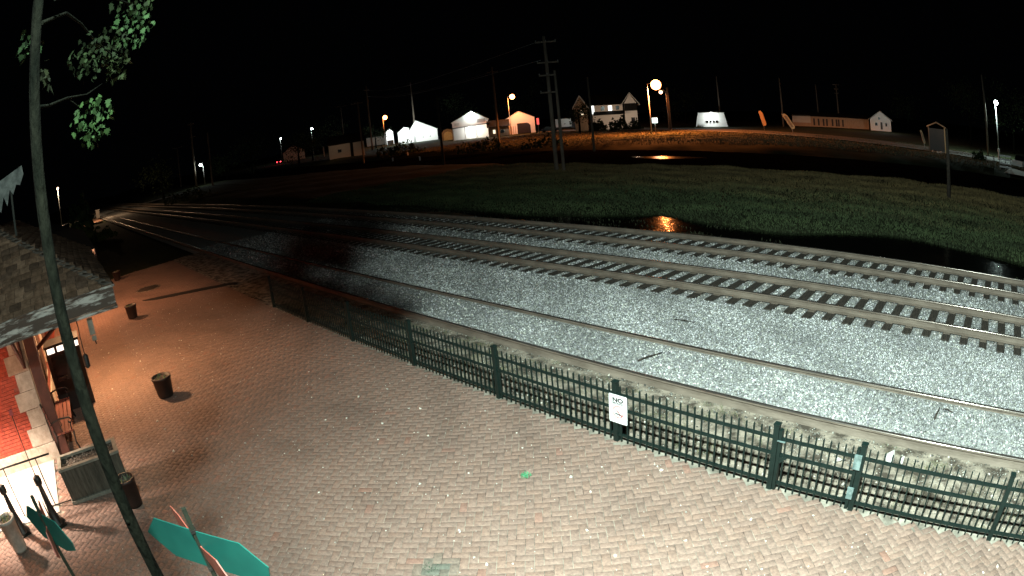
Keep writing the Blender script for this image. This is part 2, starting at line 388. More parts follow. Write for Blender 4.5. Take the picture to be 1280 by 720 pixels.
k = ground_z(X, Y) > -0.325; X, Y, d_ = X[k], Y[k], d_[k]
t_ = np.clip((Y - 27) / 9 + 0.35 * (d_ - 0.5) + rng.uniform(-0.3, 0.3, len(X)), 0, 1)[:, None]
C = (np.array([0.060, 0.088, 0.034]) * (1 - t_) + np.array([0.165, 0.122, 0.050]) * t_) * rng.uniform(0.8, 1.15, (len(X), 1)) * (0.62 + 0.6 * (0.5 + 0.5 * np.sin(Y * 2.1 + 0.8 * np.sin(X * 0.3)) * np.sin(X * 0.55 + Y * .4)))[:, None]
Hh = rng.uniform(0.05, 0.13, len(X)) * (1 + 0.02 * (Y - 20))
n2 = 5200; X2 = rng.uniform(-40, 3, n2); Y2 = rng.uniform(19.9, 24.5, n2); kk = (np.sin(X2 * 1.1 + 2 * np.sin(Y2 * 2.7)) * np.sin(Y2 * 5 + X2 * .6) > 0.15) & ~((X2 > -8) & (X2 < 1.5))
X2, Y2 = X2[kk], Y2[kk]; X = np.concatenate([X, X2]); Y = np.concatenate([Y, Y2]); Hh = np.concatenate([Hh, rng.uniform(.05, .13, len(X2))]); C = np.concatenate([C, np.array([.06, .07, .035]) * rng.uniform(.4, 1.1, (len(X2), 1))])
tag(blades('grass', X, Y, np.maximum(ground_z(X, Y), -0.33) - 0.01, Hh, 0.022 + 0.0009 * (Y - 20), C, M_grass, 0.8), 'rough green and tan grass of the open field beyond the tracks', 'grass', kind='stuff')
n = 9000
cx = rng.uniform(-17, 3.4, 260); cyy = rng.uniform(6.3, 7.75, 260); idx = rng.integers(0, 260, n)
X = cx[idx] + rng.normal(0, 0.10, n); Y = np.clip(cyy[idx] + rng.normal(0, 0.05, n), 6.2, 7.8)
tt = rng.uniform(0, 1, (n, 1)); C = (np.array([0.07, 0.11, 0.045]) * tt + np.array([0.34, 0.29, 0.18]) * (1 - tt))
tag(blades('verge_weeds', X, Y, np.full(n, -0.06), rng.uniform(0.02, 0.08, n), np.full(n, 0.004), C, M_grass, 1.4), 'straw and low weeds growing in the dirt behind the fence', 'weeds', kind='stuff')

# ---------------- herringbone brick platform ----------------
L_, W_ = 0.203, 0.1015
c45 = math.cos(R(45))
I, J = np.meshgrid(np.arange(-270, 82), np.arange(-72, 280)); I = I.ravel(); J = J.ravel(); K = (I - J) % 4
bricks = []
for kk, (dx, dy) in ((0, (2, 1)), (3, (1, 2))):
    s = K == kk; bricks.append(np.stack([I[s] * W_ + dx * W_ / 2, J[s] * W_ + dy * W_ / 2, np.full(s.sum(), dx * W_ / 2), np.full(s.sum(), dy * W_ / 2)], 1))
B = np.concatenate(bricks)
wx = (B[:, 0] - B[:, 1]) * c45 + 0.0; wy = (B[:, 0] + B[:, 1]) * c45
k = (wx > -32.4 + 0.15 * np.sin(wy * 3)) & (wx < 4.5) & (wy < 6.06) & (wy > -4.6) & ~((wx < -9.15) & (wx > -11.5) & (wy < -1.72))
k &= ~(((wx < -11.2)) & (wy < -2.2))
k &= ~((wx > -5) & (wy < 0.5)) & ~((wx > -1) & (wy < 2.2))
B, wx, wy = B[k], wx[k], wy[k]; n = len(B)
gap = 0.0026; bev = 0.0018
z_ = rng.normal(0, 0.0006, n); tx = rng.normal(0, 0.0035, n); ty = rng.normal(0, 0.0035, n)
Vs = []
for lev, (ins, dz) in enumerate(((0, -0.02), (0, -bev), (bev, 0.0))):
    for sx, sy in ((-1, -1), (1, -1), (1, 1), (-1, 1)):
        u = sx * (B[:, 2] - gap - ins); v = sy * (B[:, 3] - gap - ins)
        bxx = B[:, 0] + u; byy = B[:, 1] + v
        Vs.append(np.stack([(bxx - byy) * c45, (bxx + byy) * c45, z_ + dz + u * tx + v * ty], 1))
V = np.stack(Vs, 1).reshape(-1, 3)
f = np.array([(0,1,5,4),(1,2,6,5),(2,3,7,6),(3,0,4,7),(4,5,9,8),(5,6,10,9),(6,7,11,10),(7,4,8,11),(8,9,10,11)])
F = (f[None] + 12 * np.arange(n)[:, None, None]).reshape(-1, 4)
pal = np.array([(0.256, 0.167, 0.130), (0.262, 0.169, 0.131), (0.248, 0.164, 0.130), (0.256, 0.172, 0.137), (0.268, 0.177, 0.140), (0.250, 0.166, 0.132)])
C = pal[rng.integers(0, len(pal), n)] * rng.uniform(0.95, 1.05, (n, 1))
odd = rng.uniform(0, 1, n); C[odd < .010] *= np.array([1.10, 0.94, 0.90]); C[odd > .988] *= 0.85
big = 0.5 + 0.5 * np.sin(wx * 0.55 + 1.3 * np.sin(wy * 0.8)) * np.cos(wy * 0.7 + 0.6)
C *= (0.90 + 0.2 * big)[:, None]
dg = np.hypot((wx + 4.55), (wy - 2.62)); mossy = np.clip(1.15 - dg / 0.26, 0, 1)[:, None]
st_ = np.sin(wx * 1.7 + 2.2 * np.sin(wy * 1.1)) * np.sin(wy * 2.3 + 1.9 * np.sin(wx * 0.9)); C *= (1 - 0.16 * np.clip(st_ - 0.35, 0, 1) / 0.65)[:, None]
C = C * (1 - mossy) + np.array([0.135, 0.150, 0.120]) * mossy
tag(npmesh('brick_pavement', V, F, M_brick, np.repeat(C, 12, 0)), kind='structure')
tag(MB().add([(-32.5, -4.7, -0.0045), (4.7, -4.7, -0.0045), (4.7, 6.14, -0.0045), (-32.5, 6.14, -0.0045)], [(0, 1, 2, 3)]).build('joint_sand', M_sand, fix=False), kind='structure')
tag(MB().add([(-17.5, 5.90, -0.0015), (4.7, 5.90, -0.0015), (4.7, 6.143, -0.0015), (-17.5, 6.143, -0.0015)], [(0, 1, 2, 3)]).build('sand_strip', mat('pale_sand', (0.10, 0.085, 0.065), (0.42, 0.38, 0.31), 3, 1.0, bump=0.6, bscale=60, detail=9), fix=False), kind='structure')
# concrete kerb under the fence
mb = MB()
x = -32.4
while x < 4.6:
    mb.box((x, 6.145, -0.12), (min(x + 2.4, 4.7), 6.25, -0.018 + random.uniform(-.002, .002))); x += 2.41
tag(mb.build('kerb', M_dirt), kind='structure')

# loose bits on the paving
n = 1500
X = rng.uniform(-22, 2, n); Y = rng.uniform(-1.5, 5.9, n)
S = rng.uniform(0.007, 0.017, n) * rng.choice([0.7, 1, 1.8], n, p=[.6, .30, .10]); g_ = rng.uniform(0.55, 1.0, n)
o = stones('litter', X, Y, np.full(n, 0.002), S, np.stack([g_, g_ * 0.97, g_ * 0.85], 1))
tag(o, 'pale petals crumbs and stone chips scattered over the brick platform', 'litter', kind='stuff')

# ---------------- railway tracks ----------------
prof = [(-.075, 0), (-.075, .012), (-.014, .034), (-.009, .06), (-.009, .115), (-.036, .134), (-.037, .160), (-.030, .171), (-.016, .1755), (0, .177),
        (.016, .1755), (.030, .171), (.037, .160), (.036, .134), (.009, .115), (.009, .06), (.014, .034), (.075, .012), (.075, 0)]
def rail_mesh():
    me_ = MB(); n = len(prof); xs_ = [-320, -120, -60, -30, -15, 0, 14]
    vs = [(x, p[0], p[1]) for x in xs_ for p in prof]; 
    for i in range(len(xs_) - 1):
        for k in range(n):
            k2 = (k + 1) % n
            head = 6 <= k <= 11
            me_.f.append((i*n+k, i*n+k2, (i+1)*n+k2, (i+1)*n+k)); me_.m.append(1 if head else 0); me_.sm.append(head)
    me_.v = vs
    return me_
proto_tie = None
def track(y, label, ties=True):
    root = empty('railway_track', (0, y + G / 2, -0.077), 0, label, 'railway track', 'parallel railway tracks')
    for s in (-1, 1):
        r = rail_mesh().build('rail', [M_rust, M_head], root); r.location = (0, s * G / 2, 0)
    if not ties: return root
    k0 = 11
    for i in range(100):
        if i % 5 == 0 or i < 5:
            t = MB(); w, h, l = random.uniform(.108, .118), .17, 1.29 + random.uniform(-.03, .03)
            t.box((-w, -l, -h), (w, l + random.uniform(-.03, .03), -0.002))
            for q in range(6):
                yy_ = random.uniform(-l * .95, l * .95)
            for s in (-1, 1): t.box((-.09, s*G/2 - .16, -0.001), (.09, s*G/2 + .16, 0.010), 1)
            to = t.build('tie', [M_tie, M_rust], root); pm = to
        else:
            to = pm.copy(); col.objects.link(to)
        to.location = ((k0 - i - 0.5) * TIE, random.uniform(-.07, .07), random.uniform(-.012, .0))
        to.rotation_euler = (0, 0, random.uniform(-.025, .025))
    t = MB()
    for i in range(100, 330):
        x = (k0 - i - 0.5) * TIE; t.box((x - .11, -1.3, -.17), (x + .11, 1.3, -.004))
    tag(t.build('tie_row', M_tie, root), kind='stuff')
    return root
track(T1, 'railway track nearest the fence with its ties buried in ballast', False)
track(T2, 'middle railway track with dark ties showing between rusty rails')
track(T3, 'railway track farthest from the fence beside the wet grassy ditch')

# ---------------- fence ----------------
FY = 6.045
def post_mb(h=0.93, w=0.036):
    m_ = MB().box((-w, -w, -0.1), (w, w, h - .02)); m_.box((-w - .006, -w - .006, h - .02), (w + .006, w + .006, h))
    return m_
def panel_mb(length, npick, hinge=False):
    m_ = MB()
    for z in (0.735, 0.515, 0.11): m_.box((0, -.016, z - .018), (length, .016, z + .018))
    for i in range(npick):
        x = (i + 0.5) * length / npick
        m_.box((x - .0095, -.0265, 0.02), (x + .0095, -.0075, 0.865))
        m_.add([(x-.008,-.0245,.865),(x+.008,-.0245,.865),(x+.008,-.0085,.865),(x-.008,-.0085,.865),(x,-.0165,.89)], [(0,1,4),(1,2,4),(2,3,4),(3,0,4)])
    return m_
fence = empty('iron_fence', (0, FY, 0), 0, 'dark green iron picket fence along the edge of the brick platform', 'fence')
posts_x = [-1.16 + 2.17] + [-1.16, -2.36] + [-2.36 - 2.445 * i for i in range(1, 7)]
pm = post_mb(); po = pm.build('post', M_green, fence); po.location = (posts_x[0], 0, 0)
for x in posts_x[1:] + [3.3]:
    c = po.copy(); col.objects.link(c); c.location = (x, 0, 0)
pan = panel_mb(2.36, 22).build('fence_panel', M_green, fence, fix=False); pan.location = (posts_x[3] + .04, 0, 0)
for x in posts_x[4:]:
    c = pan.copy(); col.objects.link(c); c.location = (x + .04, 0, 0)
p2 = panel_mb(2.09, 20).build('fence_panel', M_green, fence, fix=False); p2.location = (-1.12, 0, 0)
p3 = panel_mb(2.2, 21).build('fence_panel', M_green, fence, fix=False); p3.location = (1.05, 0, 0)
gate = empty('fence_gate', (-2.27, FY, 0), 0, 'narrow picket gate between two doubled posts in the green fence', 'gate')
panel_mb(1.02, 10).build('gate_panel', M_green, gate, fix=False)
MB().box((-.045, -.035, 0.02), (-.002, .03, .86)).build('gate_stile', M_green, gate)
MB().box((1.022, -.035, 0.02), (1.065, .03, .86)).build('gate_stile', M_green, gate)
MB().add([(0, -.03, .50), (.11, -.03, .50), (0, -.03, .40), (0, -.022, .50), (.11, -.022, .50), (0, -.022, .40)], [(0,1,2),(3,5,4),(0,3,4,1),(1,4,5,2),(2,5,3,0)]).build('corner_brace', M_green, gate)
MB().add([(1.02, -.03, .13), (.91, -.03, .13), (1.02, -.03, .24), (1.02, -.022, .13), (.91, -.022, .13), (1.02, -.022, .24)], [(0,1,2),(3,5,4),(0,3,4,1),(1,4,5,2),(2,5,3,0)]).build('corner_brace', M_green, gate)
MB().box((1.015, -.062, .60), (1.115, -.038, .79)).build('latch_box', M_greenworn, gate)
MB().box((1.015, -.062, .18), (1.10, -.038, .34)).build('latch_plate', M_greenworn, gate)
MB().tube([(-.05, -.045, .72), (.06, -.05, .725)], .012, 8).build('hinge', M_greenworn, gate)

# no-smoking sign tied on the fence post
def text_mesh(body, size, name, m, parent, loc, rot=(R(90), 0, 0), bold=0.0, sx=1.0):
    cu = bpy.data.curves.new(name, 'FONT'); cu.body = body; cu.size = size; cu.align_x = 'CENTER'; cu.align_y = 'CENTER'
    cu.extrude = 0.0008; cu.offset = bold
    t = bpy.data.objects.new(name, cu); col.objects.link(t); bpy.context.view_layer.update()
    dg = bpy.context.evaluated_depsgraph_get(); me = bpy.data.meshes.new_from_object(t.evaluated_get(dg))
    bpy.data.objects.remove(t); o = bpy.data.objects.new(name, me); me.materials.clear(); me.materials.append(m)
    col.objects.link(o); o.parent = parent; o.location = loc; o.rotation_euler = rot; o.scale = (sx, 1, 1)
    return o
sg = empty('no_smoking_sign', (-4.725, FY - 0.062, 0.54), 0, 'white rectangular NO SMOKING sign fixed to a green fence post', 'sign')
sb = MB(); hw, hh, r = .155, .215, .02
pts = []
for (cx_, cz_, a0) in ((hw - r, hh - r, 0), (-hw + r, hh - r, 90), (-hw + r, -hh + r, 180), (hw - r, -hh + r, 270)):
    for q in range(4): a = R(a0 + 30 * q); pts.append((cx_ + r * math.cos(a), cz_ + r * math.sin(a)))
sb.extrude(pts, 'y', 0, 0.004).build('sign_board', M_sign, sg)
text_mesh('NO', 0.085, 'lettering', M_black, sg, (0, -.0022, .135), bold=0.003, sx=1.35)
text_mesh('SMOKING', 0.040, 'lettering', M_black, sg, (0, -.0022, .085), bold=0.0004, sx=1.05)
rg = MB(); n = 40; ri, ro = .083, .092
vs = []
for q in range(n):
    a = 2 * math.pi * q / n
    for rr in (ri, ro):
        for yy in (-.0025, -.0005): vs.append((rr * math.cos(a), yy, -.04 + rr * math.sin(a)))
fs = []
for q in range(n):
    a, b = 4 * q, 4 * ((q + 1) % n); fs += [(a, a+2, b+2, b), (a+1, b+1, b+3, a+3), (a, b, b+1, a+1), (a+2, a+3, b+3, b+2)]
rg.add(vs, fs)
Mr = Matrix.Translation((0, 0, -.04)) @ Matrix.Rotation(R(40), 4, 'Y')
rg.box((-.085, -.0034, -.004), (.085, -.0027, .004), 0, Mr)
rg.build('prohibition_ring', M_red, sg, fix=False)
cg = MB(); Mc = Matrix.Translation((.012, 0, -.078)) @ Matrix.Rotation(R(8), 4, 'Y')
cg.box((-.06, -.0022, -.0085), (.058, -.0008, .0085), 0, Mc)
for (a, b) in (((-.01, -.055), (.004, -.035)), ((.004, -.035), (-.006, -.02)), ((.012, -.05), (.022, -.03))):
    cg.tube([(a[0], -.0015, a[1]), (b[0], -.0015, b[1])], .0022, 5)
cg.build('cigarette_symbol', M_black, sg)
for z_ in (.20, -.20): MB().ball((0, -.002, z_), .006).build('screw', M_steel, sg)

# ---------------- station ----------------
st = empty('brick_station', (-11.4, -1.6, 0), 0, 'red brick station with limestone base under a wide shingled hip roof', 'station')
def S_(o): o.location = Vector(o.location) - Vector((-11.4, -1.6, 0)); return o
# brick wall, with real courses as slightly proud bricks
wm = MB()
wm.box((-18.4, -4.4, 0.35), (-11.42, -1.62, 2.95))
S_(wm.build('wall', mat('wall_mortar', (0.22, 0.06, 0.045), (0.30, 0.09, 0.06), 5, 0.95), st))
cm = MB(); z = 0.36; row = 0
while z < 2.9:
    y = -4.38 + (row % 2) * 0.1
    while y < -2.1 + (0.1 if row % 6 < 3 else -0.1):
        cm.box((-11.43, y, z), (-11.408 + random.uniform(-.002, .002), y + .195, z + .062)); y += .205
    z += .0705; row += 1
S_(cm.build('brick_courses', M_redbrick, st, fix=False))
q = MB(); z = .36; i = 0
while z < 2.8:
    w = .40 if i % 2 else .56; h = .36
    q.box((-11.62, -1.6 - w, z), (-11.395, -1.597, z + h - .008)); z += h; i += 1
S_(q.build('corner_quoins', M_lime, st))
q = MB()
y = -4.4
while y < -1.6: q.box((-11.6, y, 0), (-11.36, min(y + .78, -1.57), .345)); y += .785
S_(q.build('stone_base', M_lime, st))
q = MB(); q.box((-18.4, -1.618, 0), (-11.62, -1.57, .35)); S_(q.build('stone_base', M_lime, st))
# north wall details: window surrounds and brown posts
for (xw, ww) in ((-12.5, .8), (-14.6, .9), (-16.6, .9)):
    w_ = MB(); w_.box((xw - ww/2 - .1, -1.62, .75), (xw + ww/2 + .1, -1.55, 2.5)); wo = S_(w_.build('window', M_lime, st))
    pn = MB().box((xw - ww/2, -1.55, .85), (xw + ww/2, -1.54, 2.4)).build('pane', M_darkglass, wo); pn.location = (0, 0, 0)
dp = MB().box((-11.60, -1.565, 0.0), (-11.40, -1.30, 2.75)); S_(dp.build('corner_post', M_brown, st))
# hip roof
XE, YN, ZE = -9.9, 0.62, 3.0; SM, SL = 2.6, 0.58
XW = -18.6; YS = YN - 2 * SM
deck = MB()
a, b_, c_, d_ = (XE, YN, ZE), (XE, YS, ZE), (XW, YS, ZE), (XW, YN, ZE)
r1, r2 = (XE - SM, YN - SM, ZE + SM * SL), (XW, YN - SM, ZE + SM * SL)
deck.add([a, b_, c_, d_, r1, r2], [(0, 1, 4), (0, 4, 5, 3), (1, 2, 5, 4), (0, 3, 2, 1), (3, 5, 2)])
rf = S_(deck.build('roof', M_darkroof, st))
# shingles on the two faces that can be seen
def shingle_face(origin, udir, vdir, rows, umin, umax, wid, exposure, name, parent, tints):
    nrm = Vector(udir).cross(Vector(vdir)).normalized()
    if nrm.z < 0: nrm = -nrm
    u = Vector(udir); v = Vector(vdir); o = Vector(origin); Vv = []; Cc = []; Ff = []
    for r_ in range(rows):
        t0 = r_ * exposure; x = umin(t0) - random.uniform(0, wid)
        while x < umax(t0):
            w = wid * random.uniform(.85, 1.1); xa, xb = max(x, umin(t0)), min(x + w - .008, umax(t0)); x += w
            if xb - xa < .03: continue
            e = random.uniform(-.012, .012); th = random.uniform(.028, .042); b = len(Vv)
            for (uu, vv, hh_) in ((xa, t0 - .03 + e, th + .006), (xb, t0 - .03 + e, th + .006), (xb, t0 + exposure + .02, .004), (xa, t0 + exposure + .02, .004),
                                  (xa, t0 - .03 + e, .0), (xb, t0 - .03 + e, .0)):
                Vv.append(tuple(o + u * uu + v * vv + nrm * hh_))
            Ff += [(b, b+1, b+2, b+3), (b, b+4, b+5, b+1)]
            c = random.choice(tints); f_ = random.uniform(.75, 1.2); Cc += [(c[0]*f_, c[1]*f_, c[2]*f_)] * 6
    ob = npmesh(name, Vv, Ff, M_shingle, np.array(Cc), parent); return ob
sl = math.hypot(1, SL); vE = Vector((-1, 0, SL)) / sl; vN = Vector((0, -1, SL)) / sl
tn = [(0.19, 0.12, 0.08), (0.24, 0.155, 0.105), (0.13, 0.085, 0.06)]
base_off = Vector((0, 0, 0))
ex = 0.185; rows = int(SM * sl / ex)
shingle_face(Vector((XE, YS, ZE)) + base_off, (0, 1, 0), vE, rows, lambda t: t / sl, lambda t: 2 * SM - t / sl, .24, ex, 'shingles', rf, tn).location = (0, 0, 0)
shingle_face(Vector((XW, YN, ZE)) + base_off, (1, 0, 0), vN, rows, lambda t: 0.0, lambda t: (XE - XW) - t / sl, .24, ex, 'shingles', rf, tn)
for s in rf.children: s.parent = rf; s.location = Vector((0, 0, 0))
hc = MB(); hd = Vector((-1, -1, SL)); L = hd.length
hdn = hd.normalized(); pE = Vector((0, 1, 0)); pN = Vector((1, 0, 0))
for i in range(30):
    p = Vector((XE, YN, ZE)) + hdn * (i * .16 - .02) + Vector((0, 0, .055)); q_ = p + hdn * .19 - Vector((0, 0, .03)); wv = .125 + random.uniform(-.01, .01)
    eS = -pE * wv * 1.2; nS = -pN * wv * 1.2; lift = Vector((0, 0, random.uniform(-.004, .006)))
    hc.add([p + eS + lift, p + lift, p + nS + lift, q_ + eS, q_, q_ + nS, p + eS + lift - Vector((0, 0, .02)), p + lift - Vector((0, 0, .02)), p + nS + lift - Vector((0, 0, .02))], [(0, 1, 4, 3), (1, 2, 5, 4), (0, 6, 7, 1), (1, 7, 8, 2)])
h_ = hc.build('hip_cap', mat('hip_cap_shingle', (0.10, 0.085, 0.07), (0.20, 0.17, 0.145), 3, 0.9, bump=0.4, spec=0.1), rf, fix=False)
rf.location = rf.location
# fascia boards and soffit
fa = MB(); fa.box((XE - .03, YS, ZE - .30), (XE + .02, YN + .02, ZE - .012)); fa.box((XE - .02, YS, ZE - .36), (XE + .035, YN + .035, ZE - .305)); fa.box((XE - .03, YS, ZE - .010), (XE + .05, YN + .05, ZE + .02))
S_(fa.build('fascia', M_fascia, st))
fa = MB(); fa.box((XW, YN - .03, ZE - .30), (XE - .035, YN + .018, ZE - .012)); fa.box((XW, YN - .02, ZE - .36), (XE - .025, YN + .033, ZE - .305))
S_(fa.build('fascia', M_fascia, st))
so = MB(); so.box((XW, YS, ZE - .035), (XE - .035, YN - .035, ZE - .008)); S_(so.build('soffit', M_soffit, st))
for (bx_, by_, dx_, dy_) in ((-11.4, -1.7, 1, 0), (-11.4, -3.4, 1, 0), (-11.9, -1.56, 0, 1), (-15.6, -1.56, 0, 1), (-17.8, -1.56, 0, 1)):
    k_ = MB(); 
    k_.tube([(bx_, by_, 1.9), (bx_ + dx_ * 1.1, by_ + dy_ * 1.5, 2.66)], .045, 6); k_.tube([(bx_, by_, 1.85), (bx_, by_, 2.68)], .045, 6)
    S_(k_.build('eave_bracket', M_brown, st))
# rear section of the same station, higher; roof shade put into its black colour
st2 = empty('station_annex', (-24.5, -3.6, 0), 0, 'rear wing of the station, plain gabled roof coloured black for shade', 'station wing')
def S2(o): o.location = Vector(o.location) - Vector((-24.5, -3.6, 0)); return o
S2(MB().box((-30.5, -5.6, 0), (-18.7, -1.6, 3.0)).build('wall', M_redbrick, st2))
an = MB(); an.add([(-18.65, .85, 2.95), (-18.65, -2.1, 4.25), (-18.65, -5.9, 2.95), (-31, .85, 2.95), (-31, -2.1, 4.25), (-31, -5.9, 2.95), (-18.65, .85, 2.92), (-31, .85, 2.92), (-18.65, -5.9, 2.92), (-31, -5.9, 2.92)],
    [(0, 1, 4, 3), (1, 2, 5, 4), (0, 3, 7, 6), (6, 7, 9, 8), (2, 8, 9, 5), (0, 6, 8, 2, 1), (3, 4, 5, 9, 7)])
S2(an.build('roof', M_darkroof, st2))
S2(MB().box((-31, .80, 2.62), (-18.7, .84, 2.915)).build('fascia', M_brown, st2)); S2(MB().box((-31.0, -5.8, 2.62), (-30.96, .79, 2.915)).build('fascia', M_brown, st2))
for x_ in (-20.6, -23.6, -27.0): 
    S2(MB().box((x_ - .5, -1.6, .8), (x_ + .5, -1.58, 2.3)).build('window', M_darkglass, st2))

wb = empty('weathered_board', pol(-96.0, 12.6, 4.3), -R(-95.7), 'pale weathered board with ragged lower edge standing above the station roof', 'board')
MB().extrude([(-.42, .75), (-.36, 1.02), (.30, 1.20), (.33, 1.02), (.22, .82), (.12, .86), (.02, .68), (-.06, .80), (-.16, .50), (-.24, .70), (-.34, .42), (-.40, .45)], 'y', -.015, .015).build('board_panel', mat('chalky_grey_paint', (0.12, 0.14, 0.135), (0.36, 0.40, 0.38), 4, 0.8), wb)
MB().box((-.05, .02, -.2), (.0, .07, .9)).build('board_post', M_oliv, wb)

# pale concrete stoop
tag(MB().box((-11.36, -4.4, -.05), (-9.14, -1.76, .012)).build('concrete_stoop', M_conc), kind='structure')
# iron railing
rl = empty('iron_railing', (-9.4, -1.83, 0), 0, 'low black iron railing standing on the lit concrete stoop', 'railing')
MB().tube([(0, .32, .90), (0, -.7, .915), (0, -1.7, .93)], .017, 8).build('handrail', M_iron, rl)
for y_ in (0, -.78, -1.5):
    MB().tube([(0, y_, .0), (0, y_, .91)], .012, 8).build('baluster', M_iron, rl)
MB().tube([(0, .47, .02), (0, -.2, .03)], .012, 6).build('foot_bar', M_iron, rl)

# cast switch stands with ball tops
def switch_stand(x, y, label, tall):
    s = empty('switch_stand', (x, y, 0), R(20), label, 'switch stand', 'old switch stands on the platform')
    b = MB()
    b.lathe([(.17, 0), (.17, .03), (.10, .08), (.062, .35), (.05, .62), (.045, .70)], n=10)
    b.build('pedestal', M_iron, s)
    MB().lathe([(.045, .70), (.075, .72), (.08, .78), (.075, .84), (.03, .87)], n=14).build('lamp_ball', M_iron, s)
    MB().box((-.22, -.14, 0), (.22, .14, .025)).build('base_plate', M_green, s)
    MB().tube([(.06, 0, .68), (.16, .02, .45), (.30, .05, .10)], .014, 6).build('throw_lever', M_iron, s)
    MB().extrude([(-.10, .03), (.0, .45), (.10, .03)], 'y', -.10, -.085).build('side_rib', M_iron, s)
    MB().tube([(0, 0, .86), (0, .0, tall)], .009, 6).build('mast', M_iron, s)
    return s
ss = switch_stand(-8.8, -1.85, 'cast iron switch stand with tall thin mast beside the concrete stoop', 1.95)
MB().box((-.01, -.035, 1.86), (.012, .035, 1.95)).build('mast_tip', M_cloth, ss)
switch_stand(-8.9, -2.68, 'cast iron switch stand behind the pale round pot at the picture edge', 1.6)

# tall masts with crossed green and red targets
def target_mast(x, y, z, half, label):
    s = empty('switch_target', (x, y, 0), 0, label, 'target sign', 'masts carrying crossed green and red targets')
    MB().box((-.015, -.015, 0), (.015, .015, z + .30)).build('mast', M_oliv, s)
    a = R(36); h = .14
    poly = [(-half, 0), (-half + .15, h * 1.05), (half - .15, h), (half, .0), (half - .02, -h*.55), (half - .2, -h), (-half + .2, -h)]
    g = MB().extrude(poly, 'y', -.004, .004).build('green_target', M_teal, s); g.location = (0, 0, z); g.rotation_euler = (0, 0, a)
    t = MB().extrude([(-half, .09), (-half * .6, .12), (.03, .05), (half * .6, .12), (half, .0), (half * .6, -.12), (.03, -.05), (-half * .9, -.04)], 'y', -.004, .004).build('red_target', M_tred, s)
    t.location = (0, 0, z - .02); t.rotation_euler = (0, 0, R(6))
    for z_ in (z - .16, z + .13): MB().box((-.021, -.021, z_), (.021, .021, z_ + .022)).build('clamp', M_iron, s)
    return s
target_mast(-3.125, 0.21, 2.40, .51, 'tall dark mast with crossed green and red targets beside the slender tree')
target_mast(-4.26, -1.02, 2.28, .40, 'mast with smaller looking crossed targets in front of the cast switch stands')

# planters
pl = empty('planter_box', (-9.53, -.76, 0), 0, 'large rectangular weathered wooden planter box full of soil', 'planter')
x0, x1, y0, y1 = -.28, .28, -.66, .60
b = MB(); b.box((x0, y0, .06), (x0 + .03, y1, .60)); b.box((x1 - .03, y0, .06), (x1, y1, .60)); b.box((x0 + .03, y0, .06), (x1 - .03, y0 + .03, .60)); b.box((x0 + .03, y1 - .03, .06), (x1 - .03, y1, .60))
for i in range(9): b.box((x1, y0 + .02 + i * .138, .09), (x1 + .006, y0 + .145 + i * .138, .58))
b.build('box_boards', M_planter, pl)
r_ = MB()
for (a, c) in (((x0 - .02, y0 - .02, .60), (x0 + .07, y1 + .02, .645)), ((x1 - .05, y0 - .02, .60), (x1 + .03, y1 + .02, .645)), ((x0 + .07, y0 - .02, .60), (x1 - .05, y0 + .06, .645)), ((x0 + .07, y1 - .06, .60), (x1 - .05, y1 + .02, .645))): r_.box(a, c)
r_.build('rim', M_plantrim, pl)
MB().box((x0 - .01, y0 - .02, 0), (x1 + .03, y1 + .02, .055)).build('plinth', M_plantrim, pl)
MB().box((x0 + .03, y0 + .03, .4), (x1 - .03, y1 - .03, .57)).build('soil', M_soil, pl)
n = 260
oo = stones('dead_stems', rng.uniform(x0 + .06, x1 - .06, n), rng.uniform(y0 + .06, y1 - .06, n), rng.uniform(.57, .60, n), rng.uniform(.008, .022, n), np.stack([rng.uniform(.05, .35, n)] * 3, 1) * np.array([1, .95, .8])); oo.parent = pl; oo['kind'] = 'stuff'

def pot(x, y, r, h, label, m=M_pot, name='flower_pot', group=None, cat='flower pot', plant=True):
    s = empty(name, (x, y, 0), 0, label, cat, group)
    MB().lathe([(r * .72, 0), (r * .78, .05), (r * .94, h - .05), (r, h - .045), (r, h), (r - .03, h), (r - .035, h - .06)], n=24).build('pot_body', m, s)
    MB().lathe([(.001, h - .07), (r - .04, h - .065), (r - .037, h - .05)], n=20).build('soil', M_soil, s)
    n = 60; a = rng.uniform(0, 6.28, n); rr = (r - .06) * np.sqrt(rng.uniform(0, 1, n))
    if plant:
        X = rr * np.cos(a); Y = rr * np.sin(a); C = np.stack([rng.uniform(.12, .4, n), rng.uniform(.14, .4, n), rng.uniform(.08, .25, n)], 1)
        bb = blades('plants', X, Y, np.full(n, h - .06), rng.uniform(.03, .12, n), np.full(n, .010), C, M_grass, 0.7); bb.parent = s
    return s
pg = 'dark round flower pots along the platform'
pot(-12.72, 1.44, .25, .45, 'dark round flower pot standing alone nearest on the open bricks', group=pg)
pot(-21.45, 1.93, .25, .46, 'dark round flower pot farther along the platform past the roof corner', group=pg)
pot(-31.4, 2.4, .25, .46, 'most distant dark flower pot beside the tip of the station eave', group=pg)
pot(-8.55, -.22, .19, .48, 'small dark tub tucked beside the wooden planter box', name='round_tub', cat='planter')
pot(-8.35, -2.75, .20, .58, 'pale round stone pot under the cast switch stands', m=M_whitepot, name='stone_pot', cat='planter')

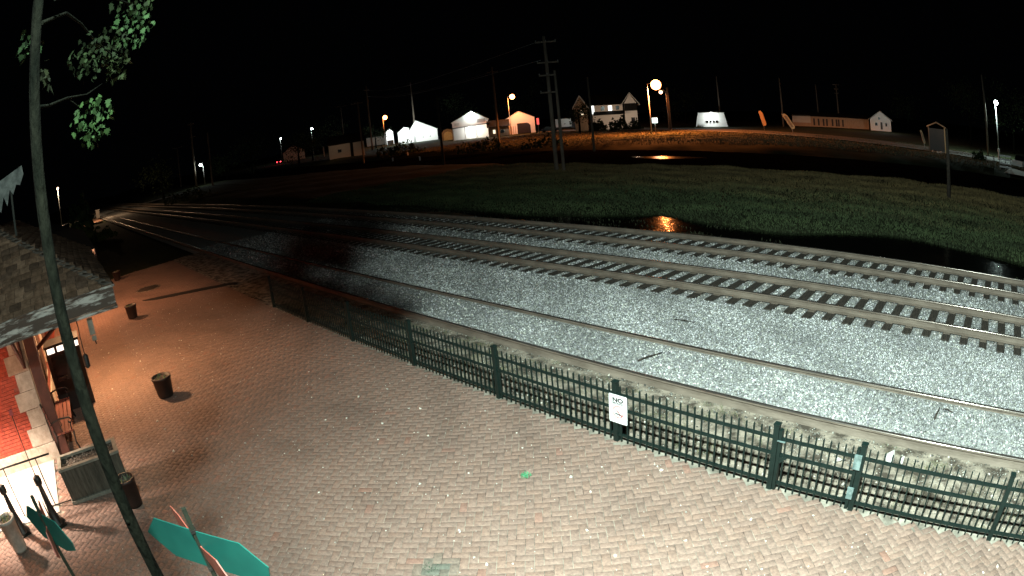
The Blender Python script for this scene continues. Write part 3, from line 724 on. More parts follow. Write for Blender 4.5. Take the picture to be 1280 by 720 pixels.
# bench along the north wall
bn = empty('station_bench', (-12.4, -1.28, 0), 0, 'red brown slatted bench with iron ends against the station wall', 'bench')
s_ = MB()
for i in range(4): s_.box((-1.05, -.16 + i * .11, .43), (1.05, -.07 + i * .11, .46))
s_.build('seat', M_redwood, bn)
s_ = MB()
for i in range(4): s_.box((-1.05, -.24 - i * .02, .55 + i * .13), (1.05, -.215 - i * .02, .655 + i * .13))
s_.build('backrest', M_redwood, bn)
for x_ in (-1.0, 1.0):
    e = MB(); e.tube([(x_, .27, 0), (x_, .22, .2), (x_, .26, .44)], .022, 6); e.tube([(x_, -.30, 0), (x_, -.2, .42), (x_, -.33, 1.12)], .022, 6)
    e.tube([(x_, -.2, .42), (x_, .26, .44)], .02, 6); e.tube([(x_, -.24, .68), (x_, .0, .72), (x_, .24, .70), (x_, .30, .64), (x_, .26, .58), (x_, .20, .62)], .018, 6)
    e.tube([(x_, .22, .44), (x_, .24, .58)], .014, 6); e.tube([(x_, .0, .44), (x_, -.05, .55), (x_, .03, .6), (x_, .0, .7)], .012, 6)
    e.build('end_frame', M_iron, bn)

# dark cabinet with lit panes
cb = empty('display_cabinet', (-14.25, -.86, 0), 0, 'black upright cabinet under the eave with lit panes along its top', 'cabinet')
MB().box((-.35, -.50, 0), (.35, .50, 1.36)).build('cabinet_body', M_darkwood, cb)
MB().box((-.37, -.52, 1.52), (.38, .52, 1.57)).build('cabinet_top', M_iron, cb)
MB().box((-.34, -.49, 1.36), (.335, .49, 1.52)).build('header_box', M_darkwood, cb)
for y_ in (-.34, -.04, .37):
    MB().box((.336, y_ - .10, 1.38), (.345, y_ + .12, 1.50)).build('lit_pane', M_litpane, cb)
MB().box((.352, -.38, .72), (.36, .38, 1.30)).build('front_glass', M_darkglass, cb)
MB().tube([(.37, -.3, .80), (.38, -.05, .82)], .012, 6).build('handle', M_steel, cb)

# hanging things from the eave
hs = empty('hanging_sign', (-10.02, .06, 2.62), 0, 'small pale two-part sign hanging from the roof corner', 'sign')
MB().box((-.008, -.05, -.30), (.008, .06, -.02)).build('sign_plate', M_plantrim, hs)
MB().box((-.008, -.03, -.40), (.008, .06, -.32)).build('lower_plate', M_plantrim, hs)
MB().tube([(0, 0, -.02), (0, 0, .04)], .004, 5).build('chain', M_iron, hs); MB().tube([(0, 0, -.33), (0, 0, -.29)], .004, 5).build('link', M_iron, hs); MB().tube([(0, .02, -.40), (.01, .03, -.46)], .012, 6).build('clapper', M_iron, hs)
hl = empty('hanging_lantern', (-10.15, -.2, 2.64), 0, 'small iron lantern hanging on a chain under the eave', 'lantern')
MB().tube([(0, 0, 0), (0, .01, -.15), (.01, 0, -.32), (0, 0, -.60)], .010, 6).build('chain', M_iron, hl)
MB().lathe([(.02, -.60), (.06, -.64), (.055, -.80), (.065, -.82), (.02, -.85)], n=8).build('lantern_body', M_iron, hl)

# marks on the platform
tp = empty('tree_pit', (-26.25, 3.4, 0), 0, 'dark open round pit with pale rim in the brick platform', 'tree pit')
MB().lathe([(.50, .004), (.55, .02), (.60, .02), (.63, .003)], n=24).build('rim', M_dirt, tp)
MB().lathe([(.001, .012), (.52, .014), (.53, .006)], n=24).build('soil', M_tie, tp)
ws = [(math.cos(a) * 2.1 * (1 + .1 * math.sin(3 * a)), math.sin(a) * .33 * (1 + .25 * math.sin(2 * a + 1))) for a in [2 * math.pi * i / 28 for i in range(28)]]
o = MB().extrude(ws, 'z', 0.006, 0.010).build('dark_patch', mat('patch_black', (0.012, 0.011, 0.010), (0.03, 0.027, 0.022), 6, 0.7)); o.location = (-22.9, 4.6, 0); o.rotation_euler = (0, 0, R(62))  # thin dark irregular sheet laid over the far bricks
tag(o, 'long black flat patch lying across the far bricks', 'patch')
# weeds and debris things
def clump(name, x, y, r, n, label, cat, c0, z=0, h=.05):
    a = rng.uniform(0, 6.28, n); rr = r * np.sqrt(rng.uniform(0, 1, n))
    o = blades(name, rr * np.cos(a), rr * np.sin(a), np.zeros(n), rng.uniform(h * .3, h, n), np.full(n, .008), np.array(c0) * rng.uniform(.6, 1.3, (n, 1)), M_grass, 1.0)
    o.location = (x, y, z); tag(o, label, cat)
clump('weed', -5.2, 4.62, .07, 90, 'small bright green weed sprouting alone between the bricks', 'weed', (.08, .34, .16))
clump('weed', -4.62, 2.60, .10, 60, 'low moss tuft among the green stained bricks at the bottom', 'weed', (.05, .09, .05), 0, .02)
for (x, y, s_, lb) in ((-.98, 7.38, .11, 'larger white rock behind the fence gate post'), (-.78, 7.42, .075, 'smaller white rock just right of the larger one behind the gate'), (-1.75, 7.1, .07, 'pale lump of stone in the dirt behind the gate')):
    o = stones('rock', np.array([0.]), np.array([0.]), np.array([0.]), np.array([s_]), np.array([[.85, .82, .76]])); o.location = (x, y, -.02); tag(o, lb, 'rock')
def stick(x, y, L, a, label, r=.012):
    dx, dy = math.cos(a) * L / 2, math.sin(a) * L / 2
    o = MB().tube([(-dx, -dy, 0), (-dx * .2, -dy * .2 + .02, .015), (dx * .5, dy * .5, .01), (dx, dy, .02)], [r, r * .9, r * .7, r * .4], 6).build('stick', M_tie)
    o.location = (x, y, .035 if y < 9.5 else -.08); tag(o, label, 'stick')
stick(-6.1, 8.75, .55, R(70), 'dark broken stick lying between the rails of the near track', .02)
stick(-6.75, 11.0, .5, R(5), 'thin dark stick on the ballast between near and middle tracks')
stick(-.45, 8.95, .4, R(85), 'short black stick standing out on the near track ballast at right', .02)
stick(-.25, 9.1, .22, R(-20), 'very short dark twig beside the black stick at right', .014)

# ---------------- slender tree by the camera ----------------
tr = empty('slender_tree', (-2.5, -.125, 0), 0, 'slender mossy tree trunk with a few leafy branches close to camera', 'tree')
pts = [(0, 0, 0)]; rad = [.042]
for i in range(1, 32):
    z = i * .18; pts.append((.010 * math.sin(z * 2.1) - .004 * z * 0, .012 * math.sin(z * 1.7 + 1), z)); rad.append(.0375 - .0018 * z + random.uniform(-.0015, .0022))
t_ = MB().tube(pts, rad, 12)
tk = t_.build('trunk', M_bark, tr)
kn = MB()
for z in (1.0, 1.35, 1.62, 1.95, 2.35, 2.6, 3.1, 3.9):
    a = R(random.uniform(-60, 60)); p = Vector((math.cos(a) * .03, math.sin(a) * .03, z)); MB().ball(p, .013, 0, 8).build('knot', M_bark, tk)
# lobed leaf
LEAF = np.array([(0, 0), (.18, .10), (.42, .08), (.36, .26), (.55, .46), (.30, .50), (.28, .72), (.12, .70), (0, 1.0), (-.12, .70), (-.28, .72), (-.30, .50), (-.55, .46), (-.36, .26), (-.42, .08), (-.18, .10)]) 
def leaf_mesh(name, centre, rad, n, size, parent, tint, squash=(1, 1, 1), droop=0.7):
    V = []; C = []; k = len(LEAF)
    for i in range(n):
        d = rng.normal(size=3); d /= np.linalg.norm(d); p = np.array(centre) + d * rad * (rng.uniform(.2, 1) ** .6) * np.array(squash)
        s = size * rng.uniform(.6, 1.25)
        ax = rng.normal(size=3) * .7 + np.array([0, 0, -droop]); ax /= np.linalg.norm(ax)
        sd = np.cross(ax, rng.normal(size=3)); sd /= np.linalg.norm(sd); nn = np.cross(ax, sd)
        q = p + s * (LEAF[:, :1] * sd + LEAF[:, 1:] * ax + (0.25 * np.abs(LEAF[:, :1]) + 0.2 * LEAF[:, 1:] ** 2) * nn)
        V.append(q); C.append(np.tile(np.array(tint) * rng.uniform(.55, 1.35), (k, 1)))
    V = np.concatenate(V); F = np.arange(k * n).reshape(n, k)
    return npmesh(name, V, F, M_leaf, np.concatenate(C), parent)
def leafaz(az, el, D):
    p = pol(az, D, CH + D * math.tan(R(el))); return np.array([p.x + 2.5, p.y + .125, p.z])
def limb(pp, r0, name='branch'):
    n = len(pp); return MB().tube(pp, [r0 * (1 - .75 * i / (n - 1)) for i in range(n)], 6).build(name, M_bark, tr)
B_ = leafaz
limb([B_(-92.6, 9.6, 2.52), B_(-91.1, 9.4, 2.62), B_(-89, 9.6, 2.8), B_(-86.8, 9.4, 3.0), B_(-85.1, 10.0, 3.2)], .009)
limb([B_(-88.9, 9.5, 2.82), B_(-87.9, 8.6, 2.9), B_(-87.3, 7.9, 2.95)], .004)
limb([B_(-92.3, 17.5, 2.5), B_(-89.5, 17.8, 2.9), B_(-87.6, 16.3, 3.1), B_(-86.2, 14.6, 3.3), B_(-84, 12.5, 3.4), B_(-82.4, 13, 3.6)], .010)
limb([B_(-91, 19.5, 2.6), B_(-86, 19, 3.0), B_(-82.5, 17.2, 3.4), B_(-81.9, 15, 3.6)], .010)
TL = (.9, 1.25, .95)
for (az, el, D, r, n, sz, tint, sq) in (
        (-86.3, 7.0, 3.0, .14, 60, .050, (.8, 1.2, .7), (1, 1, 1)),
        (-86.4, 12.9, 3.3, .17, 62, .050, (.5, .6, .4), (1, 1, .9)),
        (-84.6, 13.2, 3.4, .14, 50, .050, (.5, .55, .35), (1, 1, 1)),
        (-83.9, 10.8, 3.5, .08, 16, .060, (.8, .8, .5), (1, 1, 1)),
        (-82.0, 14.8, 3.6, .17, 62, .055, (1.2, 1.7, 1.25), (1, 1, .8)),
        (-81.9, 17.6, 3.6, .20, 40, .055, (.6, .7, .5), (1, 1, .6)),
        (-93.6, 15.6, 2.55, .08, 18, .050, (.7, 1.0, .7), (1, 1, 1)),
        (-91.6, 12.3, 2.6, .07, 10, .06, (.4, .35, .25), (1, 1, 1.3)),
        (-83.0, 12.0, 3.5, .06, 12, .050, (.6, .6, .4), (1, 1, 1))):
    leaf_mesh('leaf_cluster', leafaz(az, el, D), r, int(n * 1.7), sz * .68, tr, tuple(.6 * c for c in tint), sq)
# upper crown, above the picture: it dapples the floodlight on the far left
for (x, y, z, r, n) in ((-2.95, 1.5, 6.32, .20, 90), (-3.6, 1.5, 6.3, .36, 210), (-4.4, 1.75, 6.35, .46, 270), (-4.2, 1.9, 6.75, .42, 240), (-4.3, 1.15, 6.3, .24, 90)):
    leaf_mesh('leaf_cluster', (x + 2.5, y + .125, z), r, n, .11, tr, TL, (1, 1, .6))
limb([(0, 0, 5.5), (-.4, .9, 5.9), (-.9, 1.5, 6.2), (-2.0, 1.7, 6.25), (-3.3, 1.9, 6.5)], .012)

# ---------------- far side of the tracks ----------------
# road
rp = [(40, 73.5), (20, 78), (-6.7, 84.5), (-35, 97.5), (-70, 111), (-163, 143), (-260, 176)]
def road_strip(name, pts, w, z, m, kind='structure'):
    mb = MB(); vs = []
    for i, p in enumerate(pts):
        a = Vector(pts[max(i - 1, 0)]); b = Vector(pts[min(i + 1, len(pts) - 1)]); d = (b - a).normalized(); nrm = Vector((-d.y, d.x))
        q = Vector(p); l, r_ = q + nrm * w / 2, q - nrm * w / 2
        vs += [(l.x, l.y, z), (r_.x, r_.y, z)]
    fs = [(2*i, 2*i+2, 2*i+3, 2*i+1) for i in range(len(pts) - 1)]
    o = mb.add(vs, fs).build(name, m, fix=False); tag(o, kind=kind); return o
def dens(pts, n=12):
    out = []
    for i in range(len(pts) - 1):
        for k in range(n): t = k / n; out.append(tuple(pts[i][j] * (1 - t) + pts[i + 1][j] * t for j in (0, 1)))
    return out + [pts[-1]]
rpd = dens(rp)
road_strip('road', rpd, 9.0, 0.06, M_asphalt)
road_strip('road_kerb', [(p[0] - 1.6, p[1] - 4.7) for p in rpd], .3, 0.10, M_conc)
road_strip('bright_lane', [(4.0, 60), (9, 92), (16, 140)], 3.2, 0.10, M_conc).name = 'drive'
# orange-lit grass bank between road and creek: rough blades
n = 60000
X = rng.uniform(-110, 12, n); Y = 66 + rng.uniform(0, 1, n) * (24 + np.clip(-X, 0, 80) * .28)
C = np.array([0.13, 0.11, 0.06]) * rng.uniform(.6, 1.3, (n, 1))
tag(blades('bank_grass', X, Y, ground_z(X, Y), rng.uniform(.08, .28, n), np.full(n, .045), C, M_grass, .9), 'dry rough grass on the bank below the distant road', 'grass', kind='stuff')

def pole_(az, D, h, label, r=.14, arms=(), lean=0.0, m=M_pole, group='utility poles across the tracks', name='utility_pole', z0=None):
    p = pol(az, D); gz = float(ground_z(np.array([p.x]), np.array([p.y]))[0]) if z0 is None else z0
    s = empty(name, (p.x, p.y, gz), -R(az), label, name.replace('_', ' '), group)
    MB().tube([(0, 0, -.3), (lean * h * .5, 0, h * .5), (lean * h, 0, h - gz)], [r, r * .85, r * .65], 8).build('pole', m, s)
    for (za, w, off) in arms:
        a = MB(); a.box((off - w / 2, -.1, za - gz - .06), (off + w / 2, .02, za - gz + .06))
        k = int(w / .6)
        for i in range(k + 1):
            xx = off - w / 2 + .05 + i * (w - .1) / max(k, 1); a.lathe([(.03, 0), (.05, .05), (.03, .12)], (xx, -.04, za - gz + .06), 6, 1)
        a.build('crossarm', [m, M_steel], s)
    return s
def zel(el, D): return CH + D * math.tan(R(el))
pole_(-42.7, 50, zel(7.4, 50), 'tall dark pole with two wide pale crossarms, farther left of the close pair', .19, ((zel(6.85, 50), 1.65, .1), (zel(4.9, 50), 1.7, .1)), m=M_pole)
pole_(-42.05, 49, zel(4.1, 49), 'lit timber pole just right of the tall dark twin-arm pole', .15, ((zel(3.7, 49), 1.3, -.6), (zel(2.1, 49), 1.3, -.6)))
pole_(-47.65, 118, zel(4.95, 118), 'timber pole with short crossarm between the white shed and garage', .26, ((zel(4.45, 118), 2.0, 0),))
pole_(-39.15, 80, zel(3.25, 80), 'plain bare pole in front of the gabled house', .18)
pole_(-59.15, 190, zel(4.6, 190), 'tall thin pole right of the pale boxcar-like building', .30, ((zel(4.2, 190), 1.6, 0),))
pole_(-60.05, 118, zel(3.2, 118), 'shorter pole with small arm before the pale windowed building', .20, ((zel(3.1, 118), 2.2, -.2),))
pole_(-61.65, 200, zel(2.95, 200), 'faint pole with wide arm behind the pale windowed building', .22, ((zel(3.05, 200), 3.6, 0),))
pole_(-55.1, 215, zel(4.4, 215), 'tall pole rising behind the brilliantly lit white shed', .32)
pole_(-52.85, 73, zel(2.8, 73), 'very dark thick pole right of the brilliantly lit shed', .17, m=M_tie)
pole_(-76.05, 150, zel(4.25, 150), 'tall pale pole beside the small white street light far left', .28, ((zel(4.1, 150), 1.6, 0), (zel(2.9, 150), 1.4, .3)))
pole_(-74.45, 136, zel(3.0, 136), 'pole right of the small white street light far left', .24)
pole_(-77.6, 190, zel(2.2, 190), 'faint far pole with small row of insulators at left', .22, ((zel(2.25, 190), 3.2, .1),))
pole_(-21.3, 150, zel(2.75, 150), 'thin pole beside the yellow outlined feather banner', .22)
pole_(-17.75, 165, zel(2.25, 165), 'thin pole behind the long low building', .2)
pole_(-15.7, 160, zel(2.35, 160), 'dim pole with stacked short arms behind the long low building', .2, ((zel(2.3, 160), 1.8, 0), (zel(1.9, 160), 1.2, 0), (zel(1.5, 160), 1.2, 0)))
pole_(-27.3, 150, zel(2.85, 150), 'faint pole behind the white sloped shed', .2)
pole_(0.47, 90, zel(4.5, 90), 'tall timber pole left of the white-green street light', .2)
def cable(a, b, sag, label):
    a, b = Vector(a), Vector(b); pts = []
    for i in range(17):
        t = i / 16; p = a.lerp(b, t); p.z -= sag * 4 * t * (1 - t); pts.append(p)
    o = MB().tube(pts, .022, 4).build('overhead_cable', M_steel); tag(o, label, 'cable', 'overhead cables between the poles')
PA = pol(-42.7, 50); PE = pol(-59.15, 190); P1_ = pol(-47.65, 118); PR = pol(.47, 90)
for dz, lb_ in ((7.0, 'highest sagging cable from the twin-arm pole to the far left pole'), (5.2, 'lower sagging cable from the twin-arm pole to the far left pole')):
    cable((PA.x - .6, PA.y, zel(dz, 50)), (PE.x, PE.y, zel(4.2, 190) - (7 - dz)), 1.6, lb_)
cable((P1_.x, P1_.y, zel(4.5, 118)), (PE.x, PE.y, zel(3.6, 190)), 1.5, 'cable from the orange lit pole toward the far left pole')
dpst = pole_(-4.23, 35.5, 3.9, 'stout dark post standing alone on the near grass', .15, m=M_tie, group='x', name='timber_post'); del dpst['group']

def streetlight(az, D, zl, armx, glow, label, power, color, r=.32, name='street_lamp', pm=M_steel, laz=None, poler=.11):
    p = pol(az, D); gz = float(ground_z(np.array([p.x]), np.array([p.y]))[0])
    s = empty(name, (p.x, p.y, gz), -R(az), label, 'street lamp', 'lit street lamps in the distance')
    MB().tube([(0, 0, -.2), (0, 0, zl - gz + .3)], [poler, poler * .6], 8).build('lamp_post', pm, s)
    MB().tube([(0, 0, zl - gz + .2), (armx * .5, -.1, zl - gz + .42), (armx, -.25, zl - gz + .38)], .05, 6).build('lamp_arm', pm, s)
    hd_ = MB().box((armx - .28, -.45, zl - gz + .30), (armx + .28, -.05, zl - gz + .42)).build('lamp_head', pm, s)
    MB().ball((armx, -.25, zl - gz), r, 0, 12).build('lamp_globe', glow, hd_)
    a = R(az); off = Vector((math.cos(a), -math.sin(a), 0)) * armx
    q = Vector((p.x, p.y, 0)) + off - Vector((math.sin(a), math.cos(a), 0)) * (r + .55)
    lamp('street_lamp_light', 'SPOT', (q.x, q.y, zl - .1), power, color, .25, (q.x, q.y, 0), R(171), .12)
    return s
SOD = (1.0, 0.27, 0.06)
streetlight(-33.78, 110, zel(2.2, 110), 1.5, E_sod, 'big glaring orange street lamp right of the gabled house', 48000, SOD, .92)
pole_(-32.0, 126, zel(1.9, 126), 'leaning thick timber pole right of the big orange lamp', .32, group=None, name='timber_pole')
streetlight(-46.5, 170, zel(1.98, 170), 1.2, E_sod, 'smaller orange street lamp above the white garage', 9000, SOD, .7)
streetlight(-57.9, 235, zel(1.43, 235), .8, E_sod, 'small orange street lamp left of the brilliant white shed', 3500, SOD, .8)
streetlight(1.72, 93, zel(2.1, 93), .2, E_white, 'white-green street lamp on a slim post at far right', 5200, (.75, 1, .92), .36)
streetlight(-75.2, 150, zel(.2, 150), -.6, E_white, 'small white street light beside the tall pale pole far left', 250, (.9, 1, .95), .33)
streetlight(-32.15, 124, zel(1.5, 124), -1.0, E_warm, 'second smaller pale lamp just below the big orange one', 300, SOD, .38)
streetlight(-64.55, 240, zel(1.46, 240), 0.3, E_white, 'tiny white lamp above the roofs left of the pale building', 200, (.9, 1, .95), .36)
streetlight(-67.54, 240, zel(1.09, 240), 0.3, E_white, 'tiny dim white lamp over the distant town', 120, (.9, 1, .95), .28)
streetlight(-90.7, 135, zel(1.6, 135), 0.0, E_warm, 'far white lamp seen beside the slender trunk over the crossing', 1800, (1, .72, .45), .30)

def gable(az, D, w, d, hw, hp, label, name, cat, wallm, roofm, gable_front=True, z0=0.0, over=.3, lx=0.0):
    p = pol(az, D); s = empty(name, (p.x, p.y, z0), -R(az), label, cat)
    if gable_front:
        MB().extrude([(-w/2, 0), (w/2, 0), (w/2, hw), (lx, hp), (-w/2, hw)], 'y', 0, d).build('wall', wallm, s)
        t = .12; o = over
        MB().extrude([(-w/2 - o, hw - o * .4 + .02), (lx, hp + .02), (w/2 + o, hw - o * .4 + .02), (w/2 + o, hw - o * .4 + t + .02), (lx, hp + t + .06), (-w/2 - o, hw - o * .4 + t + .02)], 'y', -o, d + o).build('roof', roofm, s)
    else:
        MB().extrude([(0, 0), (d, 0), (d, hw), (d/2, hp), (0, hw)], 'x', -w/2, w/2).build('wall', wallm, s)
        t = .12; o = over
        MB().extrude([(-o, hw - o * .4 + .02), (d/2, hp + .02), (d + o, hw - o * .4 + .02), (d + o, hw - o * .4 + t + .02), (d/2, hp + t + .06), (-o, hw - o * .4 + t + .02)], 'x', -w/2 - o, w/2 + o).build('roof', roofm, s)
    return s
def win(s, x, z, w, h, m=M_darkglass, y=-.03, fm=None):
    f = MB().box((x - w/2 - .07, y - .0, z - .07), (x + w/2 + .07, y + .028, z + h + .07)).build('window', fm or M_wsiding, s)
    MB().box((x - w/2, y - .02, z), (x + w/2, y - .003, z + h)).build('pane', m, f); return f
def plight(az, D, z, power, color, size=.2): 
    p = pol(az, D); return lamp('building_light', 'POINT', (p.x, p.y, z), power, color, size)

# pale windowed building with dark roof (left)
b1 = gable(-61.5, 150, 8.6, 7, 3.5, 5.4, 'long pale building with black roof and one small dark window', 'pale_building', 'building', M_siding, M_darkroof, False)
win(b1, -1.7, 1.5, .9, .7, M_darkglass, fm=M_siding); MB().box((.9, -.05, 0), (1.6, -.005, 3.4)).build('dark_downpipe', M_darkroof, b1)
plight(-62.2, 144, 4.5, 110, (1, .62, .38))
# brilliantly lit white shed
b2 = gable(-54.4, 212, 9.5, 12, 3.6, 7.2, 'brilliantly floodlit white gabled shed with a low lean-to', 'white_shed', 'shed', M_wsiding, M_metalroof, True, lx=-2.2)
MB().extrude([(-8.6, 0), (-4.77, 0), (-4.77, 5.2), (-6.3, 5.6), (-8.6, 4.0)], 'y', .5, 9).build('lean_to', M_wsiding, b2)
MB().box((-3.4, -.06, 0), (-2.6, -.005, 2.4)).build('door', M_steel, b2)
for i in (1, 3): win(b2, -1.4 + i * 1.2, 1.2, .4, .5, M_steel)
plight(-55.6, 207, 4.5, 3200, (.9, 1, .96)); plight(-53.6, 208, 3, 700, (.92, 1, .95)); plight(-56.6, 208, 3.5, 500, (.92, 1, .95))
# little lit tower kiosk next to it
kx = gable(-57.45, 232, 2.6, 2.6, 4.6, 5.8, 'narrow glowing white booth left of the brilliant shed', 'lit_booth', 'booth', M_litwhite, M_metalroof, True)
MB().box((-1.2, -.04, 0), (1.2, -.005, 1.6)).build('door', M_wsiding, kx)
# low dim house behind booth
gable(-58.6, 255, 9, 8, 3.6, 5.2, 'dim grey low house behind the glowing booth', 'grey_house', 'house', M_siding, M_darkroof, False); plight(-58.3, 249, 3, 90, (.9, 1, .95))
# white gabled barn with porch
b3 = gable(-50.1, 172, 9.8, 10, 4.9, 7.4, 'white gabled barn with glaring lamp at its peak and open porch', 'white_barn', 'barn', M_wsiding, M_metalroof, True, lx=.6)
MB().extrude([(-4.9, 3.2), (5.2, 3.7), (5.2, 3.9), (-4.9, 3.4)], 'y', -3, -.01).build('porch_roof', M_darkroof, b3)
for x_ in (-4.8, -1.6, 1.5, 5.0): MB().box((x_ - .1, -2.95, 0), (x_ + .1, -2.75, 3.35)).build('porch_post', M_wsiding, b3)
win(b3, -3.6, 4.0, 1.3, .7, M_metalroof); win(b3, 3.0, 4.3, 2.2, .9, M_steel)
MB().ball((.6, -.6, 6.6), .42).build('peak_lamp', E_white, b3)
plight(-49.95, 170, 6.3, 420, (.85, 1, .95)); plight(-50.0, 170.2, 2.4, 700, (1, .98, .92)); plight(-49.0, 169.5, 2.2, 300, (1, .8, .6))
# arch building left of the barn
ar = empty('arched_hut', pol(-52.2, 185), R(52.2), 'small orange-lit hut with an arched front left of the white barn', 'hut')
MB().extrude([(-1.8, 0), (1.8, 0), (1.8, 2.2), (1.2, 3.0), (0, 3.35), (-1.2, 3.0), (-1.8, 2.2)], 'y', 0, 4).build('wall', M_tan, ar)
MB().extrude([(-1.3, 0), (1.3, 0), (1.3, 1.7), (.9, 2.3), (0, 2.6), (-.9, 2.3), (-1.3, 1.7)], 'y', -.03, -.005).build('door', M_cream, ar)
plight(-52.0, 178, 3, 350, (1, .5, .2))
# low tan row between barn and garage
tw = gable(-47.6, 168, 5.5, 6, 2.6, 4.2, 'low tan shed lit orange between barn and garage', 'tan_shed', 'shed', M_tan, M_darkroof, False)
win(tw, -1.2, .8, .6, 1.0, M_litwin); win(tw, 1.0, .8, .9, .9)
# white garage with dark opening
gb = gable(-45.6, 172, 7.9, 9, 4.2, 6.1, 'white steel garage with a wide dark vehicle opening', 'garage', 'garage', M_wsiding, M_metalroof, True, lx=-.2, over=.1)
MB().extrude([(-.9, 0), (2.7, 0), (2.7, 2.2), (2.3, 2.7), (1.8, 2.9), (-.9, 2.9)], 'y', -.04, -.005).build('garage_door', M_darkwood, gb)
for q_ in range(5): MB().box((-3.7 + q_ * .55, -.05, .05), (-3.55 + q_ * .55, -.01, 2.3)).build('fence_board', M_tan, gb)
plight(-46.6, 167, 4.5, 330, (1, .9, .8)); plight(-44.8, 167, 4, 130, (1, .85, .75))
# small sign red
rs = empty('red_sign', pol(-44.0, 165), R(44.0), 'small glowing red sign at the garage corner', 'sign')
MB().tube([(0, 0, 0), (0, 0, 3.0)], .06, 6).build('sign_post', M_steel, rs); MB().box((-.3, -.08, 2.2), (.3, .08, 3.9)).build('sign_panel', emis('red_sign_glow', (1, .12, .1), 1.2), rs)
# truck with pale box
def vehicle(az, D, label, name, cat, body, L=4.4, h=1.45, box=False, rz=None, group=None):
    p = pol(az, D); s = empty(name, (p.x, p.y, .06), -R(az) if rz is None else rz, label, cat, group)
    if box:
        MB().box((-L/2, -1.1, .9), (L/2 - 1.8, 1.1, h)).build('cargo_box', body, s)
        MB().extrude([(L/2 - 1.75, .5), (L/2, .5), (L/2, 1.3), (L/2 - .5, 2.1), (L/2 - 1.75, 2.2)], 'y', -1, 1).build('cab', M_carpaint, s)
        MB().box((-L/2, -.9, .5), (L/2 - 1.8, .9, .89)).build('chassis', M_black, s)
        wx_ = (-L/2 + .9, L/2 - .9); wr = .45
    else:
        MB().extrude([(-L/2, .3), (L/2, .3), (L/2, .72), (L/2 - .9, .86), (-L/2 + .1, .9), (-L/2, .6)], 'y', -.85, .85).build('body', body, s)
        MB().extrude([(-L/2 + .5, .88), (L/2 - 1.1, .86), (L/2 - 1.8, h), (-L/2 + 1.1, h)], 'y', -.72, .72).build('cabin', M_darkglass, s)
        wx_ = (-L/2 + .8, L/2 - .85); wr = .33
    for x_ in wx_:
        for y_ in (-.86, .86): MB().extrude([(x_ + wr * math.cos(a), wr + wr * math.sin(a)) for a in [2*math.pi*i/14 for i in range(14)]], 'y', y_ - .1, y_ + .1).build('wheel', M_rubber, s)
    return s
vehicle(-41.4, 168, 'box truck with pale cargo box right of the garage', 'box_truck', 'truck', M_wsiding, 6, 3.1, True)
plight(-41.2, 163, 3, 120, (.85, 1, .95))
c1 = vehicle(-43.0, 160, 'dark parked car between garage and pale truck', 'parked_car', 'car', M_carpaint, group=None)
# gabled house
hs_ = empty('gabled_house', pol(-37.6, 150), R(37.6), 'two storey white house with two steep gables and lit windows', 'house')
MB().box((-4.0, 1.0, 0), (3.6, 8, 5.9)).build('wall', M_wsiding, hs_)
MB().extrude([(1.0, 5.9), (4.5, 8.6), (8.0, 5.9)], 'x', -4.3, 3.9).build('roof', M_darkroof, hs_)
lw = MB(); lw.extrude([(-8.0, 0), (-5.0, 0), (-5.0, 5.6), (-6.5, 8.3), (-8.0, 5.6)], 'y', 0, 7).build('gable_wall', M_tan, hs_)
rw = MB(); rw.extrude([(4.0, 0), (7.0, 0), (7.0, 6.0), (5.5, 8.4), (4.0, 6.0)], 'y', .2, 7).build('gable_wall', M_wsiding, hs_)
for (cx_, hh_, wd_) in ((-6.5, 8.35, 1.9), (5.5, 8.45, 2.3)):
    MB().extrude([(cx_ - wd_, hh_ - 3.0), (cx_, hh_), (cx_ + wd_, hh_ - 3.0), (cx_ + wd_, hh_ - 2.75), (cx_, hh_ + .3), (cx_ - wd_, hh_ - 2.75)], 'y', -.3, 7.2).build('gable_roof', M_wsiding if cx_ < 0 else M_metalroof, hs_)
MB().extrude([(-1.6, 3.5), (1.0, 4.2), (1.0, 4.4), (-1.6, 3.7)], 'x', -3.5, 4.0).build('porch_roof', M_darkroof, hs_)
MB().box((4.0, .12, 4.2), (7.0, .19, 6.0)).build('gable_shade', M_darkroof, hs_)
win(hs_, -6.2, 3.9, .7, 1.1, M_litwin); win(hs_, -3.5, 3.9, .55, 2.0, M_litwhite, .97); win(hs_, .6, 4.5, .9, 1.2, M_litwhite, .97)
win(hs_, 5.9, 1.2, .9, 1.4, M_darkglass, .17); win(hs_, -1.2, 4.6, .8, 1.0, M_darkglass, .97); win(hs_, 2.4, 4.6, .8, 1.0, M_darkglass, .97)
plight(-37.4, 144, 3, 420, (1, .66, .42)); plight(-35.2, 145, 3, 200, (1, .72, .5))
# white sloped shed
sp = empty('sloped_shed', pol(-28.15, 140), R(28.15), 'white sloped front shed with an arc of lamp light across it', 'shed')
MB().add([(-3.7, 0, 0), (3.7, 0, 0), (3.0, 1.6, 3.15), (-3.0, 1.6, 3.15), (-3.7, 6, 0), (3.7, 6, 0), (3.0, 5, 3.15), (-3.0, 5, 3.15)], [(0,1,2,3), (1,5,6,2), (5,4,7,6), (4,0,3,7), (3,2,6,7), (0,4,5,1)]).build('wall', M_wsiding, sp)
MB().box((-3.1, 1.5, 3.14), (3.1, 5.1, 3.24)).build('roof', M_steel, sp)
MB().box((-.12, .6, 3.26), (.12, 1.45, 3.36)).build('lamp_bracket', M_steel, sp)
for x_ in (-1.0, -.2, .5, 1.2): MB().box((x_ - .22, .30, .95), (x_ + .22, .56, 1.45)).build('window', M_darkglass, sp)
plight(-28.15, 139.6, 2.9, 420, (.92, 1, .95), .1); plight(-28.15, 136, 2.0, 260, (.92, 1, .95), .1)
